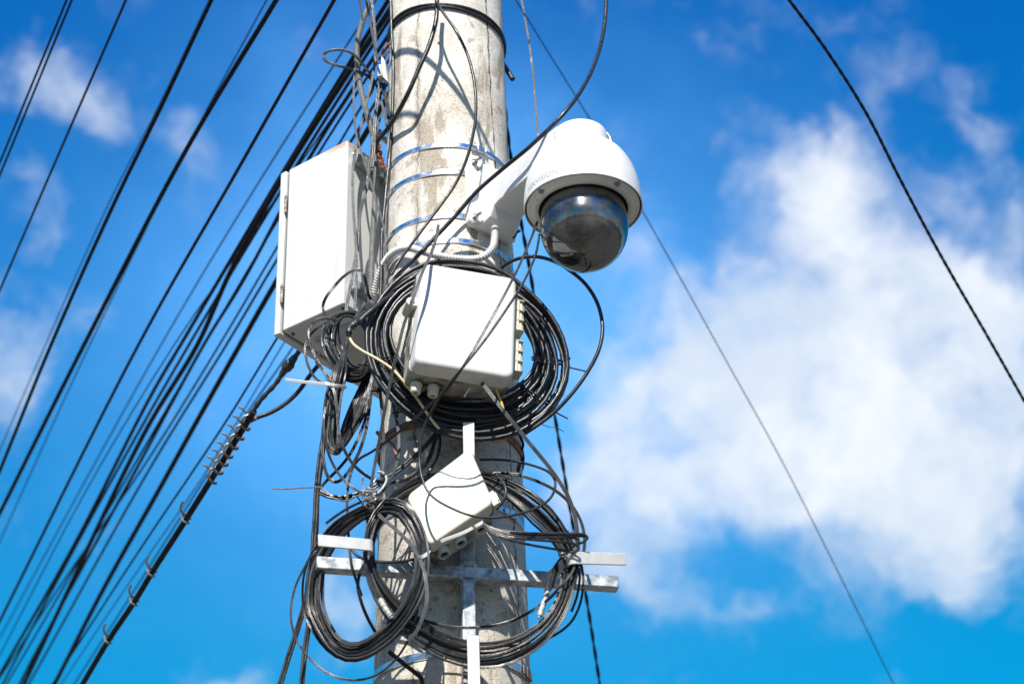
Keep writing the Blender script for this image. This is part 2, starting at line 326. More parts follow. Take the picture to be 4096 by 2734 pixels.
# ------------------------------------------------------------------ mesh helpers
WLOC = {}
def nrm(v):
    v = np.asarray(v, float); return v / max(1e-12, np.linalg.norm(v))
VIEW = nrm([0, .85, .53])
class MB:
    def __init__(s): s.v = []; s.f = []; s.mi = []; s.cur = 0
    def add(s, vs, fs):
        o = len(s.v); s.v.extend([tuple(map(float, q)) for q in vs]); s.f.extend([[i + o for i in q] for q in fs]); s.mi.extend([s.cur] * len(fs)); return s
    def box(s, c, ax, ay, az, sx, sy, sz):
        c = np.asarray(c, float); vs = []
        for k in (-1, 1):
            for j in (-1, 1):
                for i in (-1, 1): vs.append(c + ax * (i * sx / 2) + ay * (j * sy / 2) + az * (k * sz / 2))
        return s.add(vs, [[0, 2, 3, 1], [4, 5, 7, 6], [0, 1, 5, 4], [2, 6, 7, 3], [0, 4, 6, 2], [1, 3, 7, 5]])
    def lathe(s, c, axis, prof, n=48, cap0=False, cap1=False, ref=None):
        c = np.asarray(c, float); axis = nrm(axis)
        u = nrm(np.cross(axis, ref if ref is not None else ([1, 0, 0] if abs(axis[0]) < .9 else [0, 1, 0]))); v = np.cross(axis, u)
        vs = []; fs = []
        for (r, h) in prof:
            for k in range(n):
                a = 2 * math.pi * k / n; vs.append(c + axis * h + (u * math.cos(a) + v * math.sin(a)) * r)
        for i in range(len(prof) - 1):
            for k in range(n):
                k2 = (k + 1) % n; fs.append([i * n + k, i * n + k2, (i + 1) * n + k2, (i + 1) * n + k])
        if cap0: fs.append(list(range(n))[::-1])
        if cap1: fs.append([(len(prof) - 1) * n + k for k in range(n)])
        return s.add(vs, fs)
    def cyl(s, a, b, r0, r1=None, n=16):
        a = np.asarray(a, float); b = np.asarray(b, float); L = np.linalg.norm(b - a); r1 = r0 if r1 is None else r1
        return s.lathe(a, (b - a), [(r0, 0), (r1, L)], n, True, True)
    def tube(s, P, r, n=8, prof=None, rfun=None, closed=False, roll=None):
        P = np.asarray(P, float); m = len(P)
        T = np.gradient(P, axis=0)
        if closed: T = np.roll(P, -1, 0) - np.roll(P, 1, 0)
        vs = []; fs = []
        if prof is None: prof = [(math.cos(2 * math.pi * k / n), math.sin(2 * math.pi * k / n)) for k in range(n)]
        n = len(prof); last = None
        for i in range(m):
            t = nrm(T[i]); sd = np.cross(t, VIEW)
            if np.linalg.norm(sd) < .15 and last is not None: sd = last - t * (last @ t)
            sd = nrm(sd)
            if last is not None and sd @ last < 0: sd = -sd
            last = sd; nn = np.cross(sd, t); rr = r * (rfun(i / (m - 1)) if rfun else 1)
            if roll is not None:
                ca, sa = math.cos(roll(i)), math.sin(roll(i)); s0 = sd; sd_, nn = sd * ca + nn * sa, nn * ca - s0 * sa
            else: sd_ = sd
            for (a, b) in prof: vs.append(P[i] + sd_ * (a * rr) + nn * (b * rr))
        for i in range(m - 1 + (1 if closed else 0)):
            j = (i + 1) % m
            for k in range(n):
                k2 = (k + 1) % n; fs.append([i * n + k, i * n + k2, j * n + k2, j * n + k])
        if not closed: fs.append(list(range(n))[::-1]); fs.append([(m - 1) * n + k for k in range(n)])
        return s.add(vs, fs)
    def quadbox(s, c00, c10, c11, c01, ext, rad=.012, bev=.006, inset_back=0.0, nr=5, bevb=0.0):
        """slab from a quad (bl, br, tr, tl) with rounded corners, front edge rolled over, pushed along ext"""
        c = [np.asarray(q, float) for q in (c00, c10, c11, c01)]
        wdt = np.linalg.norm(c[1] - c[0]); hgt = np.linalg.norm(c[3] - c[0]); ext = np.asarray(ext, float); E = np.linalg.norm(ext); en = ext / E
        def loop(ins):
            pts = []; r = max(.0005, rad - ins)
            for (cx, cy, a0) in ((wdt - rad, rad, -90), (wdt - rad, hgt - rad, 0), (rad, hgt - rad, 90), (rad, rad, 180)):
                for k in range(nr + 1):
                    a = R_(a0 + 90 * k / nr); pts.append((cx + r * math.cos(a), cy + r * math.sin(a)))
            out = []
            for (x, y) in pts:
                u = x / wdt; q = y / hgt
                out.append(c[0] * (1 - u) * (1 - q) + c[1] * u * (1 - q) + c[2] * u * q + c[3] * (1 - u) * q)
            return out
        lv = []
        for k in range(5):
            a = math.pi / 2 * k / 4; lv.append((bev * (1 - math.sin(a)), bev * (1 - math.cos(a))))
        lv.append((inset_back, E - bevb))
        if bevb: lv.append((inset_back + bevb, E))
        vs = []; fs = []; n = 4 * (nr + 1)
        for (ins, dd) in lv: vs += [q + en * dd for q in loop(ins)]
        for i in range(len(lv) - 1):
            for k in range(n):
                k2 = (k + 1) % n; fs.append([i * n + k, (i + 1) * n + k, (i + 1) * n + k2, i * n + k2])
        fs.append(list(range(n))); fs.append([(len(lv) - 1) * n + k for k in range(n)][::-1])
        return s.add(vs, fs)
    def build(s, name, material, parent=None, smooth=True, bevel=0.0, origin=None, ang=40):
        me = bpy.data.meshes.new(name)
        if parent is not None: org = np.array(WLOC[parent.name])
        elif origin is not None: org = np.asarray(origin, float)
        else: org = np.mean(np.array(s.v), axis=0)
        me.from_pydata([tuple(np.array(q) - org) for q in s.v], [], s.f); me.update()
        for q in (material if isinstance(material, (list, tuple)) else [material]): me.materials.append(MATS[q])
        if isinstance(material, (list, tuple)) and len(s.mi) == len(me.polygons): me.polygons.foreach_set('material_index', s.mi)
        if smooth:
            me.polygons.foreach_set('use_smooth', [True] * len(me.polygons))
            try: me.set_sharp_from_angle(angle=R_(ang))
            except Exception: pass
        o = bpy.data.objects.new(name, me); COL.objects.link(o)
        if parent is not None: o.parent = parent; WLOC[o.name] = tuple(org)
        else: o.location = tuple(org); WLOC[o.name] = tuple(org)
        if bevel:
            b = o.modifiers.new('bevel', 'BEVEL'); b.width = bevel; b.segments = 2; b.limit_method = 'ANGLE'; b.angle_limit = R_(40)
        return o
def tag(o, label=None, cat=None, group=None, kind=None):
    if label: o['label'] = label
    if cat: o['category'] = cat
    if group: o['group'] = group
    if kind: o['kind'] = kind
    return o
def thing(name, label, cat, loc, group=None):
    o = bpy.data.objects.new(name, None); o.empty_display_size = .05; COL.objects.link(o); o.location = tuple(map(float, loc))
    WLOC[o.name] = tuple(map(float, loc)); return tag(o, label, cat, group)

def spline(P, sub=8, closed=False):
    P = np.asarray(P, float); m = len(P)
    if m < 3 and not closed:
        return np.array([P[0] + (P[-1] - P[0]) * t for t in np.linspace(0, 1, sub + 1)])
    g = (lambda i: P[i % m]) if closed else (lambda i: P[i] if 0 <= i < m else (2 * P[0] - P[1] if i < 0 else 2 * P[-1] - P[-2]))
    out = []
    for i in range(m if closed else m - 1):
        p0, p1, p2, p3 = g(i - 1), g(i), g(i + 1), g(i + 2)
        d1 = max(1e-6, np.linalg.norm(p1 - p0)) ** .5; d2 = max(1e-6, np.linalg.norm(p2 - p1)) ** .5; d3 = max(1e-6, np.linalg.norm(p3 - p2)) ** .5
        m1 = ((p1 - p0) / d1 - (p2 - p0) / (d1 + d2) + (p2 - p1) / d2) * d2
        m2 = ((p2 - p1) / d2 - (p3 - p1) / (d2 + d3) + (p3 - p2) / d3) * d2
        for k in range(sub):
            t = k / sub; t2 = t * t; t3 = t2 * t
            out.append((2 * t3 - 3 * t2 + 1) * p1 + (t3 - 2 * t2 + t) * m1 + (-2 * t3 + 3 * t2) * p2 + (t3 - t2) * m2)
    if not closed: out.append(P[-1])
    return np.array(out)

POLE = np.array([-.125, 0.0])
def prad(z): return .135 - .0116 * (z - 3.6)
def clear_pole(P, marg):
    """where a cable would sink into the pole, lay it on the pole's front surface"""
    out = []
    for p in P:
        p = np.array(p)
        d = p[:2] - POLE; r = prad(p[2]) + marg
        if np.hypot(*d) < r:
            k = nrm(p - CAM); e = CAM[:2] - POLE
            A = k[:2] @ k[:2]; B = e @ k[:2]; Cc = e @ e - r * r; disc = B * B - A * Cc
            if disc > 0: p = CAM + k * ((-B - math.sqrt(disc)) / A)
        out.append(p)
    return np.array(out)

def flat_prof(k=2, w=1.0):
    """cross-section of k cores moulded side by side"""
    pts = []
    R = 1.0
    cs = [(2 * i - (k - 1)) * .82 for i in range(k)]
    for i, c in enumerate(cs):
        for a in (150, 110, 70, 30) if k > 1 else (): pts.append((c + R * math.cos(R_(a)), R * math.sin(R_(a))))
    for i, c in reversed(list(enumerate(cs))):
        for a in (-30, -70, -110, -150): pts.append((c + R * math.cos(R_(a)), R * math.sin(R_(a))))
    return [(a * w, b * w) for a, b in pts][::-1]
FLAT2, FLAT3 = flat_prof(2, .70), flat_prof(3, .50)
RECT = [(-1, -.3), (1, -.3), (1, .3), (-1, .3)][::-1]

def twisting(seed, period=30.0, amp=1.1):
    rn = random.Random(seed); a = [rn.uniform(-amp, amp) for _ in range(400)]
    return lambda i: a[int(i / period) % 399] * (1 - (i / period) % 1) + a[int(i / period) % 399 + 1] * ((i / period) % 1)

def path(F, pts, Y):
    """measured points -> 3-D; Y is one depth, (start, end), or None when every point carries its own"""
    n = len(pts); out = []; acc = [0.0]
    for a, b in zip(pts[:-1], pts[1:]): acc.append(acc[-1] + math.hypot(b[0] - a[0], b[1] - a[1]))
    for i, q in enumerate(pts):
        if len(q) > 2: y = q[2]
        elif isinstance(Y, tuple): y = float(np.interp(acc[i] / acc[-1], np.linspace(0, 1, len(Y)), Y))
        else: y = Y
        out.append(at(*F(q[0], q[1]), y))
    return np.array(out)

def cable(label, F, pts, Y, r, material='dull_black', prof=None, name='cable', cat='cable', group=None, sub=8, front=True, marg=None, parent=None, n=8):
    P = spline(path(F, pts, Y), sub)
    if front: P = clear_pole(P, r * 1.15 if marg is None else marg)
    b = MB().tube(P, r, n, prof)
    o = b.build(name, material, parent)
    if parent is None: tag(o, label, cat, group)
    return o
# ------------------------------------------------------------------ ground
mat('asphalt', (.055, .055, .057), .9, var=.3, vscale=3, bump=.3, bscale=90)
mat('reflection_hill_green', (.035, .042, .022), .95, var=.5, vscale=.08)
mat('bare_ground', (.10, .092, .075), .95, var=.3, vscale=1.2)
g = MB()
N_ = 40
for i in range(N_ + 1):
    for j in range(N_ + 1):
        q = lambda k: math.copysign(abs(2 * k / N_ - 1) ** 2.2, 2 * k / N_ - 1) * 900
        g.v.append((q(i), q(j), 0.0))
for i in range(N_):
    for j in range(N_):
        a = i * (N_ + 1) + j; g.f.append([a, a + N_ + 1, a + N_ + 2, a + 1])
o = g.build('ground', 'bare_ground', origin=(0, 0, 0)); tag(o, kind='structure')
g = MB().box((0, -7, .004), np.array([1, 0, 0.]), np.array([0, 1, 0.]), np.array([0, 0, 1.]), 600, 7, .004)
o = g.build('road', 'asphalt', origin=(0, -7, 0), smooth=False); tag(o, kind='structure')

rn = random.Random(12); hv_ = []; n_ = 180
hh = [6 + 9 * abs(math.sin(i * .11 + 1)) + 7 * abs(math.sin(i * .37)) + rn.uniform(0, 5) for i in range(n_)]
g = MB()
for (rad, k) in ((90, 0), (125, .75), (170, 1.0), (420, .15)):
    for i in range(n_):
        a = 2 * math.pi * i / n_; g.v.append((rad * math.cos(a), rad * math.sin(a), k * hh[i] - .2))
for q in range(3):
    for i in range(n_):
        j = (i + 1) % n_; g.f.append([q * n_ + i, q * n_ + j, (q + 1) * n_ + j, (q + 1) * n_ + i])
o = g.build('reflection_hills', 'reflection_hill_green', origin=(0, 0, 0)); tag(o, kind='structure')  # unseen ring, added to break up and darken the dome's horizon reflection

# ------------------------------------------------------------------ concrete pole
def on_pole(a, z, off=0.0):
    """point on the pole, angle a in degrees from facing -Y, positive to +X"""
    r = prad(z) + off
    return np.array([POLE[0] + r * math.sin(R_(a)), POLE[1] - r * math.cos(R_(a)), z])
b = MB()
zs = [0, 1.5] + list(np.linspace(2.4, 5.6, 90)) + [7, 9.0]
prof = []
for z in zs: prof.append((prad(z), z))
NN = 120; vs = []; rnd = random.Random(3)
for (r, z) in prof:
    for k in range(NN):
        a = 2 * math.pi * k / NN
        rr = r + .0010 * math.sin(3 * a + z * 2.1) + .0006 * math.sin(7 * a - z * 5) + rnd.uniform(-.00025, .00025)
        vs.append((POLE[0] + rr * math.cos(a), POLE[1] + rr * math.sin(a), z))
fs = []
for i in range(len(prof) - 1):
    for k in range(NN):
        k2 = (k + 1) % NN; fs.append([i * NN + k, i * NN + k2, (i + 1) * NN + k2, (i + 1) * NN + k])
fs.append([(len(prof) - 1) * NN + k for k in range(NN)])
b.add(vs, fs)
pole = b.build('utility_pole', 'concrete', origin=(POLE[0], POLE[1], 0))
tag(pole, 'weathered round concrete pole with a long vertical crack, carrying all the equipment', 'utility pole')

# ------------------------------------------------------------------ steel bands
def strap(label, apex, buckle=None, height=.0115, tilt=0.0):
    p = at(*apex, -.135); z0 = p[2]
    for _ in range(3): z0 = at(*apex, -prad(z0))[2]
    b = MB(); n = 96; vs = []; fs = []
    for k in range(n):
        a = 360.0 * k / n; zz = z0 + tilt * math.sin(R_(a)) + .0015 * math.sin(R_(3 * a))
        for (off, dz) in ((.0012, -height / 2), (.0030, -height / 2 + .0006), (.0030, height / 2 - .0006), (.0012, height / 2)):
            q = on_pole(a, zz, off); vs.append((q[0], q[1], zz + dz))
    for k in range(n):
        k2 = (k + 1) % n
        for j in range(3): fs.append([k * 4 + j, k2 * 4 + j, k2 * 4 + j + 1, k * 4 + j + 1])
    b.add(vs, fs)
    o = b.build('steel_strap', 'strap_steel'); tag(o, label, 'strap', 'steel bands clamped round the pole')
    if buckle is not None:
        zz = z0 + tilt * math.sin(R_(buckle)); c = on_pole(buckle, zz, .0045)
        an = np.array([math.sin(R_(buckle)), -math.cos(R_(buckle)), 0]); at_ = np.array([math.cos(R_(buckle)), math.sin(R_(buckle)), 0]); zz_ = np.array([0, 0, 1.])
        k = MB().box(c, at_, an, zz_, .016, .005, height + .004).box(c + at_ * .012, at_, an, zz_, .004, .006, height + .005).box(c - at_ * .016, at_, an, zz_, .014, .003, height)
        k.build('buckle', 'dark_bolt' if height > .012 else 'strap_steel', o, bevel=.0008)
    return o
strap('shiny steel band with a buckle, highest on the concrete pole just above the camera bracket', Q1(1235, 908), 33, tilt=-.004)
strap('plain steel band passing behind the upper bolts of the camera bracket', Q1(1235, 1078), None, tilt=-.003)
strap('plain steel band passing behind the lower bolts of the camera bracket', Q1(1235, 1352), None, tilt=-.002)
strap('steel band behind the pale corrugated hose, just above the large junction box', Q1(1245, 1508), 60, tilt=-.002)
strap('steel band half hidden behind the tilted ivory junction box', Q3(1215, 455), 55, tilt=-.003)
strap('darkened steel band low on the pole beneath the lower cable coils', Q3(1225, 1385), 70, height=.016, tilt=-.003)

# ------------------------------------------------------------------ metal cabinet on the pole's far left
CU = nrm([.804, -.594, 0]); CW = nrm([.594, .804, 0]); CZ = np.array([0, 0, 1.])
CO = np.array([-.490, .107, 3.86]); CWD, CHT, CDP = .372, .4145, .190
cab = thing('electrical_cabinet', 'white painted metal cabinet with rust on its top corner, left of the pole', 'cabinet', CO)
def cpt(u, wv, z): return CO + CU * u + CW * wv + CZ * z
b = MB().box(cpt(.0225 + (CDP - .0225) / 2, CWD / 2, CHT / 2), CU, CW, CZ, CDP - .0225, CWD, CHT)
b.build('body', 'cabinet_paint', cab, bevel=.004)
MB().box(cpt(.0195, CWD / 2, CHT / 2), CU, CW, CZ, .007, CWD - .012, CHT - .012).build('seal', 'seal_black', cab)
door = MB().box(cpt(.0085, CWD / 2, CHT / 2 - .002), CU, CW, CZ, .017, CWD + .004, CHT + .002).build('door', 'cabinet_paint', cab, bevel=.003)
b = MB().cyl(cpt(0, .06, .27), cpt(-.010, .06, .27), .012, .011, 20).cyl(cpt(-.010, .06, .27), cpt(-.016, .06, .27), .007, .006, 16)
b.build('lock', 'bolt_steel', door, bevel=.001)
for z in (.07, .30):
    b = MB().cyl(cpt(.020, -.003, z), cpt(.020, -.003, z + .045), .0032, n=10)
    for k in range(3): b.cyl(cpt(.020, -.003, z + .010 + .014 * k), cpt(.020, -.003, z + .012 + .014 * k), .0040, n=10)
    b.build('hinge', 'grimy_plastic', cab)
# gland plate under the floor, its screws, the rails to the pole
b = MB(); pl = [cpt(.05, .06, -.0005), cpt(.165, .06, -.0005), cpt(.165, .32, -.0005), cpt(.05, .32, -.0005)]
b.quadbox(pl[0] - CZ * .003, pl[3] - CZ * .003, pl[2] - CZ * .003, pl[1] - CZ * .003, CZ * .003, rad=.012, bev=.001)
gp = b.build('gland_plate', 'cabinet_base', cab)
for (u, wv) in ((.06, .07), (.155, .07), (.06, .31), (.155, .31)): MB().cyl(cpt(u, wv, -.0035), cpt(u, wv, -.006), .0045, .004, 12).build('screw', 'bolt_steel', gp)
for (u, wv) in ((.035, .02), (.178, .012), (.035, .36), (.178, .36)): MB().cyl(cpt(u, wv, 0), cpt(u, wv, -.003), .004, .0035, 12).build('corner_screw', 'dark_bolt', cab)
for z in (.05, .37):
    b = MB().box(cpt(CDP + .009, CWD / 2, z), CU, CW, CZ, .018, CWD - .03, .022)
    b.box(cpt(CDP + .028, .128, z), CU, CW, CZ, .03, .05, .022)
    b.build('mounting_rail', 'galvanised', cab, bevel=.002)
b = MB().lathe(cpt(CDP, .022, CHT - .028), CU, [(.0, .004), (.004, .004), (.006, .002), (.0065, 0)], 16).build('rivet', 'bolt_steel', cab)

# ------------------------------------------------------------------ dome camera on a wall bracket
AX = nrm([.665, -.747, 0]); AL = np.array([AX[1], -AX[0], 0]); AZ = np.array([0, 0, 1.])
H = np.array([.142, -.300, 3.865]); PA = np.array([POLE[0], POLE[1], 0]); SH = float((H - PA) @ AX * 1.0)
campt = lambda s, l, z: PA + AX * s + AL * l + AZ * z
cx = thing('security_camera', 'white dome security camera hanging from a bracket arm on the right of the pole', 'security camera', (H[0], H[1], 3.735))
def loft(secs, k=6):
    b = MB(); n = None
    for (s, hw, zb, zt, r) in secs:
        ring = []
        for (cx_, cz_, a0) in ((hw - r, zb + r, -90), (hw - r, zt - r, 0), (-hw + r, zt - r, 90), (-hw + r, zb + r, 180)):
            for q in range(k + 1):
                a = R_(a0 + 90 * q / k); ring.append(campt(s, cx_ + r * math.cos(a), cz_ + r * math.sin(a)))
        n = len(ring); b.v += [tuple(q) for q in ring]
    for i in range(len(secs) - 1):
        for q in range(n):
            q2 = (q + 1) % n; b.f.append([i * n + q, i * n + q2, (i + 1) * n + q2, (i + 1) * n + q])
    b.f.append(list(range(n))[::-1]); b.f.append([(len(secs) - 1) * n + q for q in range(n)])
    return b
plate = loft([(.127, .060, 3.953, 4.118, .010), (.140, .060, 3.953, 4.118, .010), (.143, .057, 3.956, 4.115, .009)]).build('wall_plate', 'camera_white', cx)
arm = loft([(.140, .040, 3.948, 4.110, .006), (.160, .039, 3.950, 4.096, .005), (.176, .037, 3.958, 4.076, .004), (.186, .036, 3.978, 4.066, .0035), (.20, .036, 3.983, 4.060, .0032), (.30, .043, 3.982, 4.050, .0032), (.392, .052, 3.980, 4.044, .0035)], 4)
zt = 4.0815
arm.lathe((H[0], H[1], 0), AZ, [(.054, 3.975), (.054, 4.034), (.0525, 4.040), (.048, 4.0442), (.03, 4.0452), (.0, 4.0455)], 48)
arm.build('arm', 'camera_white', cx, ang=28)
c0 = [campt(.235, .020, 3.9865), campt(.285, .022, 3.9885), campt(.285, -.022, 3.9885), campt(.235, -.020, 3.9865)]
MB().quadbox(*[q + AZ * -.0015 for q in c0], AZ * .004, rad=.003, bev=.001).build('cover_plate', 'camera_ring', cx)
b = MB()
e = [campt(.2335, .0215, 3.9875), campt(.2865, .0235, 3.9895), campt(.2865, -.0235, 3.9895), campt(.2335, -.0215, 3.9875)]
MB().quadbox(*[q + AZ * -.0010 for q in e], AZ * .003, rad=.004, bev=.0005).build('cover_gasket', 'seal_black', cx)
for (l, z) in ((.050, 3.968), (-.050, 3.968), (.050, 4.103), (-.050, 4.103)):
    b = MB().cyl(campt(.142, l, z), campt(.145, l, z), .0075, n=18).cyl(campt(.145, l, z), campt(.150, l, z), .0058, n=6).cyl(campt(.150, l, z), campt(.164, l, z), .0030, n=10)
    b.build('bolt', 'dark_bolt' if l < 0 else 'bolt_steel', plate)
# housing of revolution
hz = lambda pr: [(r, h) for r, h in pr]
prof = [(.1098, .004), (.1112, .0), (.1127, .0012), (.1127, .006), (.1115, .03), (.1078, .055), (.1020, .078), (.0935, .098), (.0825, .115), (.0695, .128), (.0545, .137), (.0370, .142), (.018, .1445), (.0, .145)]
P2_ = spline([(r, h, 0) for r, h in prof[3:]], 4)
hs_ = MB().lathe(H, AZ, prof[:3] + [(p[0], p[1]) for p in P2_], 96).build('housing', 'camera_white', cx)
MB().lathe(H, AZ, [(.1100, .003), (.1100, .008), (.1062, .008), (.1062, .003)], 96).build('seal', 'seal_black', cx)
ring = MB().lathe(H, AZ, [(.1078, .008), (.1072, .002), (.105, .0005), (.0985, .0), (.0955, -.003), (.0895, -.0042), (.0850, -.003), (.0842, .006)], 96).build('dome_ring', 'camera_ring', cx)
MB().lathe(H, AZ, [(.0842, .004), (.0842, -.0026), (.0832, -.0030), (.0830, .004)], 96).build('gasket', 'seal_black', ring)
for a in (128, 218, 308, 38):
    d = np.array([math.cos(R_(a)), math.sin(R_(a)), 0]); c = H + d * .1005
    b = MB().cyl(c + AZ * .002, c - AZ * .0020, .0062, .0056, 14).cyl(c - AZ * .0020, c - AZ * .005, .0036, n=6)
    b.build('screw', 'bolt_steel', ring)
pr = [(.0797, .004), (.0815, -.02), (.083, -.046)] + [(.083 * math.cos(R_(t)), -.046 - .083 * math.sin(R_(t))) for t in range(4, 90, 4)] + [(.0003, -.129)]
dome = MB().lathe(H, AZ, pr[::-1], 96).build('dome', 'smoked_dome', cx)
# camera module inside
LD = nrm([.62, -.70, -.34])
pr = [(.0775 * math.cos(R_(t)), .0775 * math.sin(R_(t))) for t in range(-88, 89, 8)]
mo = MB().lathe(H - AZ * .046, AZ, pr, 40)
mo.lathe(H, AZ, [(.0785, .0), (.0785, -.012), (.0775, -.030)], 64)
mod = mo.build('camera_module', 'module_grey', cx)
lc = H - AZ * .047 + LD * .0555
MB().lathe(lc, LD, [(.0225, .020), (.012, .0215), (.0, .022)], 40).build('lens', 'lens_black', mod)
MB().lathe(lc, LD, [(.0265, .010), (.0265, .0215), (.0245, .023), (.0222, .0205), (.0222, .019)], 40).build('lens_ring', 'lens_ring', mod)
sp_ = [at(*Q4(x, y), -.268) for x, y in ((1234, 304), (1240, 282), (1264, 268), (1300, 274), (1330, 304), (1345, 342), (1350, 372))]
b = MB().tube(spline(sp_, 6), .0034, 10).cyl(sp_[0] - AZ * .006, sp_[0] + AZ * .004, .0075, .006, 12)
b.build('safety_loop', 'bolt_steel', cx)
# faded maker's lettering following the housing's lower edge
def lettering(text, size, parent, material, fn):
    cu = bpy.data.curves.new('lettering_source', 'FONT'); cu.body = text; cu.size = size; cu.resolution_u = 3
    ob = bpy.data.objects.new('lettering_source', cu); COL.objects.link(ob)
    dg = bpy.context.evaluated_depsgraph_get(); me = ob.evaluated_get(dg).to_mesh()
    b = MB(); b.v = [tuple(fn(v.co.x, v.co.y)) for v in me.vertices]; b.f = [list(p.vertices) for p in me.polygons]
    ob.evaluated_get(dg).to_mesh_clear(); bpy.data.objects.remove(ob); bpy.data.curves.remove(cu)
    return b.build('lettering', material, parent, smooth=False)
def on_housing(x, y):
    a = R_(203) + x / .111; h = .0105 + y
    r = float(np.interp(h, [.006, .03, .055], [.1127, .1117, .1090])) + .00025
    return H + np.array([math.cos(a) * r, math.sin(a) * r, h])
lettering('HIKVISION', .017, hs_, 'lettering', on_housing)

# ------------------------------------------------------------------ big junction box
def ip(F, x, y, Y): return at(*F(x, y), Y)
BY = lambda x: float(np.interp(x, [1010, 1670], [-.350, -.288]))
bq = [ip(Q2, 1033, 858, BY(1033) + .0), ip(Q2, 1657, 962, BY(1657)), ip(Q2, 1676, 326, BY(1676) + .030), ip(Q2, 1082, 226, BY(1082) + .030)]
bn = nrm(np.cross(bq[1] - bq[0], bq[3] - bq[0])); bx = nrm(bq[1] - bq[0]); bz = nrm(bq[3] - bq[0]); bn = bn if bn[1] < 0 else -bn
back = -bn
jb = thing('junction_box', 'large white plastic junction box mounted over the thick black cable coil', 'junction box', np.mean(bq[:2], axis=0) + back * .04)
cen = sum(bq) / 4
grow = lambda k: [cen + (q - cen) * k for q in bq]
MB().quadbox(*bq, back * .030, rad=.018, bev=.010, inset_back=-.0025).build('lid', 'box_plastic', jb)
bb = [q + back * .0305 for q in grow(1.0)]
MB().quadbox(bb[0] - bx * .004, bb[1] + bx * .002, bb[2] + bx * .002, bb[3] - bx * .004, back * .052, rad=.016, bev=.001, inset_back=.003).build('body', 'grimy_plastic', jb)
rim = [q + back * .031 for q in grow(1.016)]
MB().quadbox(*rim, back * .007, rad=.020, bev=.002).build('flange', 'grimy_plastic', jb)
def bpt(u, v, d=0.0):   # on the lid's rectangle, u to the right, v up (0..1), d metres behind its face
    return bq[0] * (1 - u) * (1 - v) + bq[1] * u * (1 - v) + bq[2] * u * v + bq[3] * (1 - u) * v + back * d
for v0 in (.70, .30):
    b = MB(); c = bpt(1.0, v0, .034)
    b.box(c + bx * .006, bx, bn, bz, .012, .026, .074)
    for k in (-1, 0, 1):
        b.cyl(c + bx * .016 + bz * (k * .024 - .009), c + bx * .016 + bz * (k * .024 + .009), .0085, n=14)
        b.box(c + bx * .012 + bz * (k * .024), bx, bn, bz, .012, .020, .016)
    for k in (-1.5, -.5, .5, 1.5):
        b.box(c + bx * .012 + bz * (k * .024), bx, bn, bz, .020, .028, .0025)
    b.build('hinge', 'ivory_plastic', jb, bevel=.001)
b = MB(); c = bpt(0, .63, .020)
b.cyl(c - bx * .011 + bn * .006, c - bx * .011 - bn * .030, .0105, n=20).box(c - bx * .002, bx, bn, bz, .018, .014, .019)
lug = b.build('latch', 'ivory_plastic', jb, bevel=.0012)
MB().cyl(c - bx * .011 + bn * .006, c - bx * .011 + bn * .009, .006, .0055, 6).build('screw', 'bolt_steel', lug)
dn = nrm(-bz + back * .05)
for u in (.10, .27):
    c = bpt(u, 0, .058) - bz * .002
    b = MB().cyl(c, c + dn * .008, .0112, n=8).cyl(c + dn * .008, c + dn * .015, .0096, n=20)
    b.lathe(c + dn * .015, dn, [(.0096, 0), (.0096, .003), (.0078, .006), (.0052, .007), (.0045, .001)], 20)
    b.build('cable_gland', 'ivory_plastic', jb, bevel=.0008)

# ------------------------------------------------------------------ tilted ivory junction box
SQ = [ip(Z5, 995, 1512, -.278), ip(Z5, 1808, 968, -.268), ip(Z5, 1505, 270, -.250), ip(Z5, 700, 878, -.258)]
sn = nrm(np.cross(SQ[1] - SQ[0], SQ[3] - SQ[0])); sn = sn if sn[1] < 0 else -sn
sx = nrm(SQ[1] - SQ[0]); sz = nrm(SQ[3] - SQ[0]); sb = -sn
sbx = thing('junction_box', 'smaller ivory junction box hung askew like a diamond on the cable bracket', 'junction box', sum(SQ) / 4 + sb * .04)
MB().quadbox(*SQ, sb * .024, rad=.013, bev=.006, inset_back=-.001).build('lid', 'ivory_plastic', sbx)
sc_ = sum(SQ) / 4; sg = [sc_ + (q - sc_) * 1.0 + sb * .0245 for q in SQ]
MB().quadbox(*[sc_ + sb * .0245 + (q - sc_ - sb * .0245) * .985 for q in sg], sb * .045, rad=.012, bev=.001, inset_back=.002).build('body', 'grimy_plastic', sbx)
MB().quadbox(*[sc_ + sb * .024 + (q - sc_ - sb * .0245) * 1.025 for q in sg], sb * .012, rad=.014, bev=.001).build('flange', 'grimy_plastic', sbx)
def spt(u, v, d=0.0):
    return SQ[0] * (1 - u) * (1 - v) + SQ[1] * u * (1 - v) + SQ[2] * u * v + SQ[3] * (1 - u) * v + sb * d
for i, u in enumerate((.17, .43, .74)):
    c = spt(u, 0, .036) + sz * .004; dn2 = nrm(-sz + sn * .10 - np.array([0, 0, .5]) * 0)
    b = MB().cyl(c, c + dn2 * .006, .0125, n=8).lathe(c + dn2 * .006, dn2, [(.0112, 0), (.0116, .004), (.0110, .009), (.0095, .011), (.0078, .0105), (.0068, .002)], 24)
    gl_ = b.build('cable_gland', 'ivory_plastic' if i == 2 else 'ceramic', sbx, bevel=.0008)
    c = c + dn2 * .0095; MB().cyl(c, c + dn2 * .001, .0075, n=16).build('opening', 'seal_black', gl_)
c = spt(1.0, .12, .020)
b = MB().box(c + sx * .004, sx, sn, sz, .012, .020, .030).cyl(c + sx * .010 - sz * .012, c + sx * .010 + sz * .012, .005, n=10)
b.box(c + sx * .010 + sn * .008, sx, sn, sz, .006, .004, .018)
b.build('latch', 'ivory_plastic', sbx, bevel=.001)

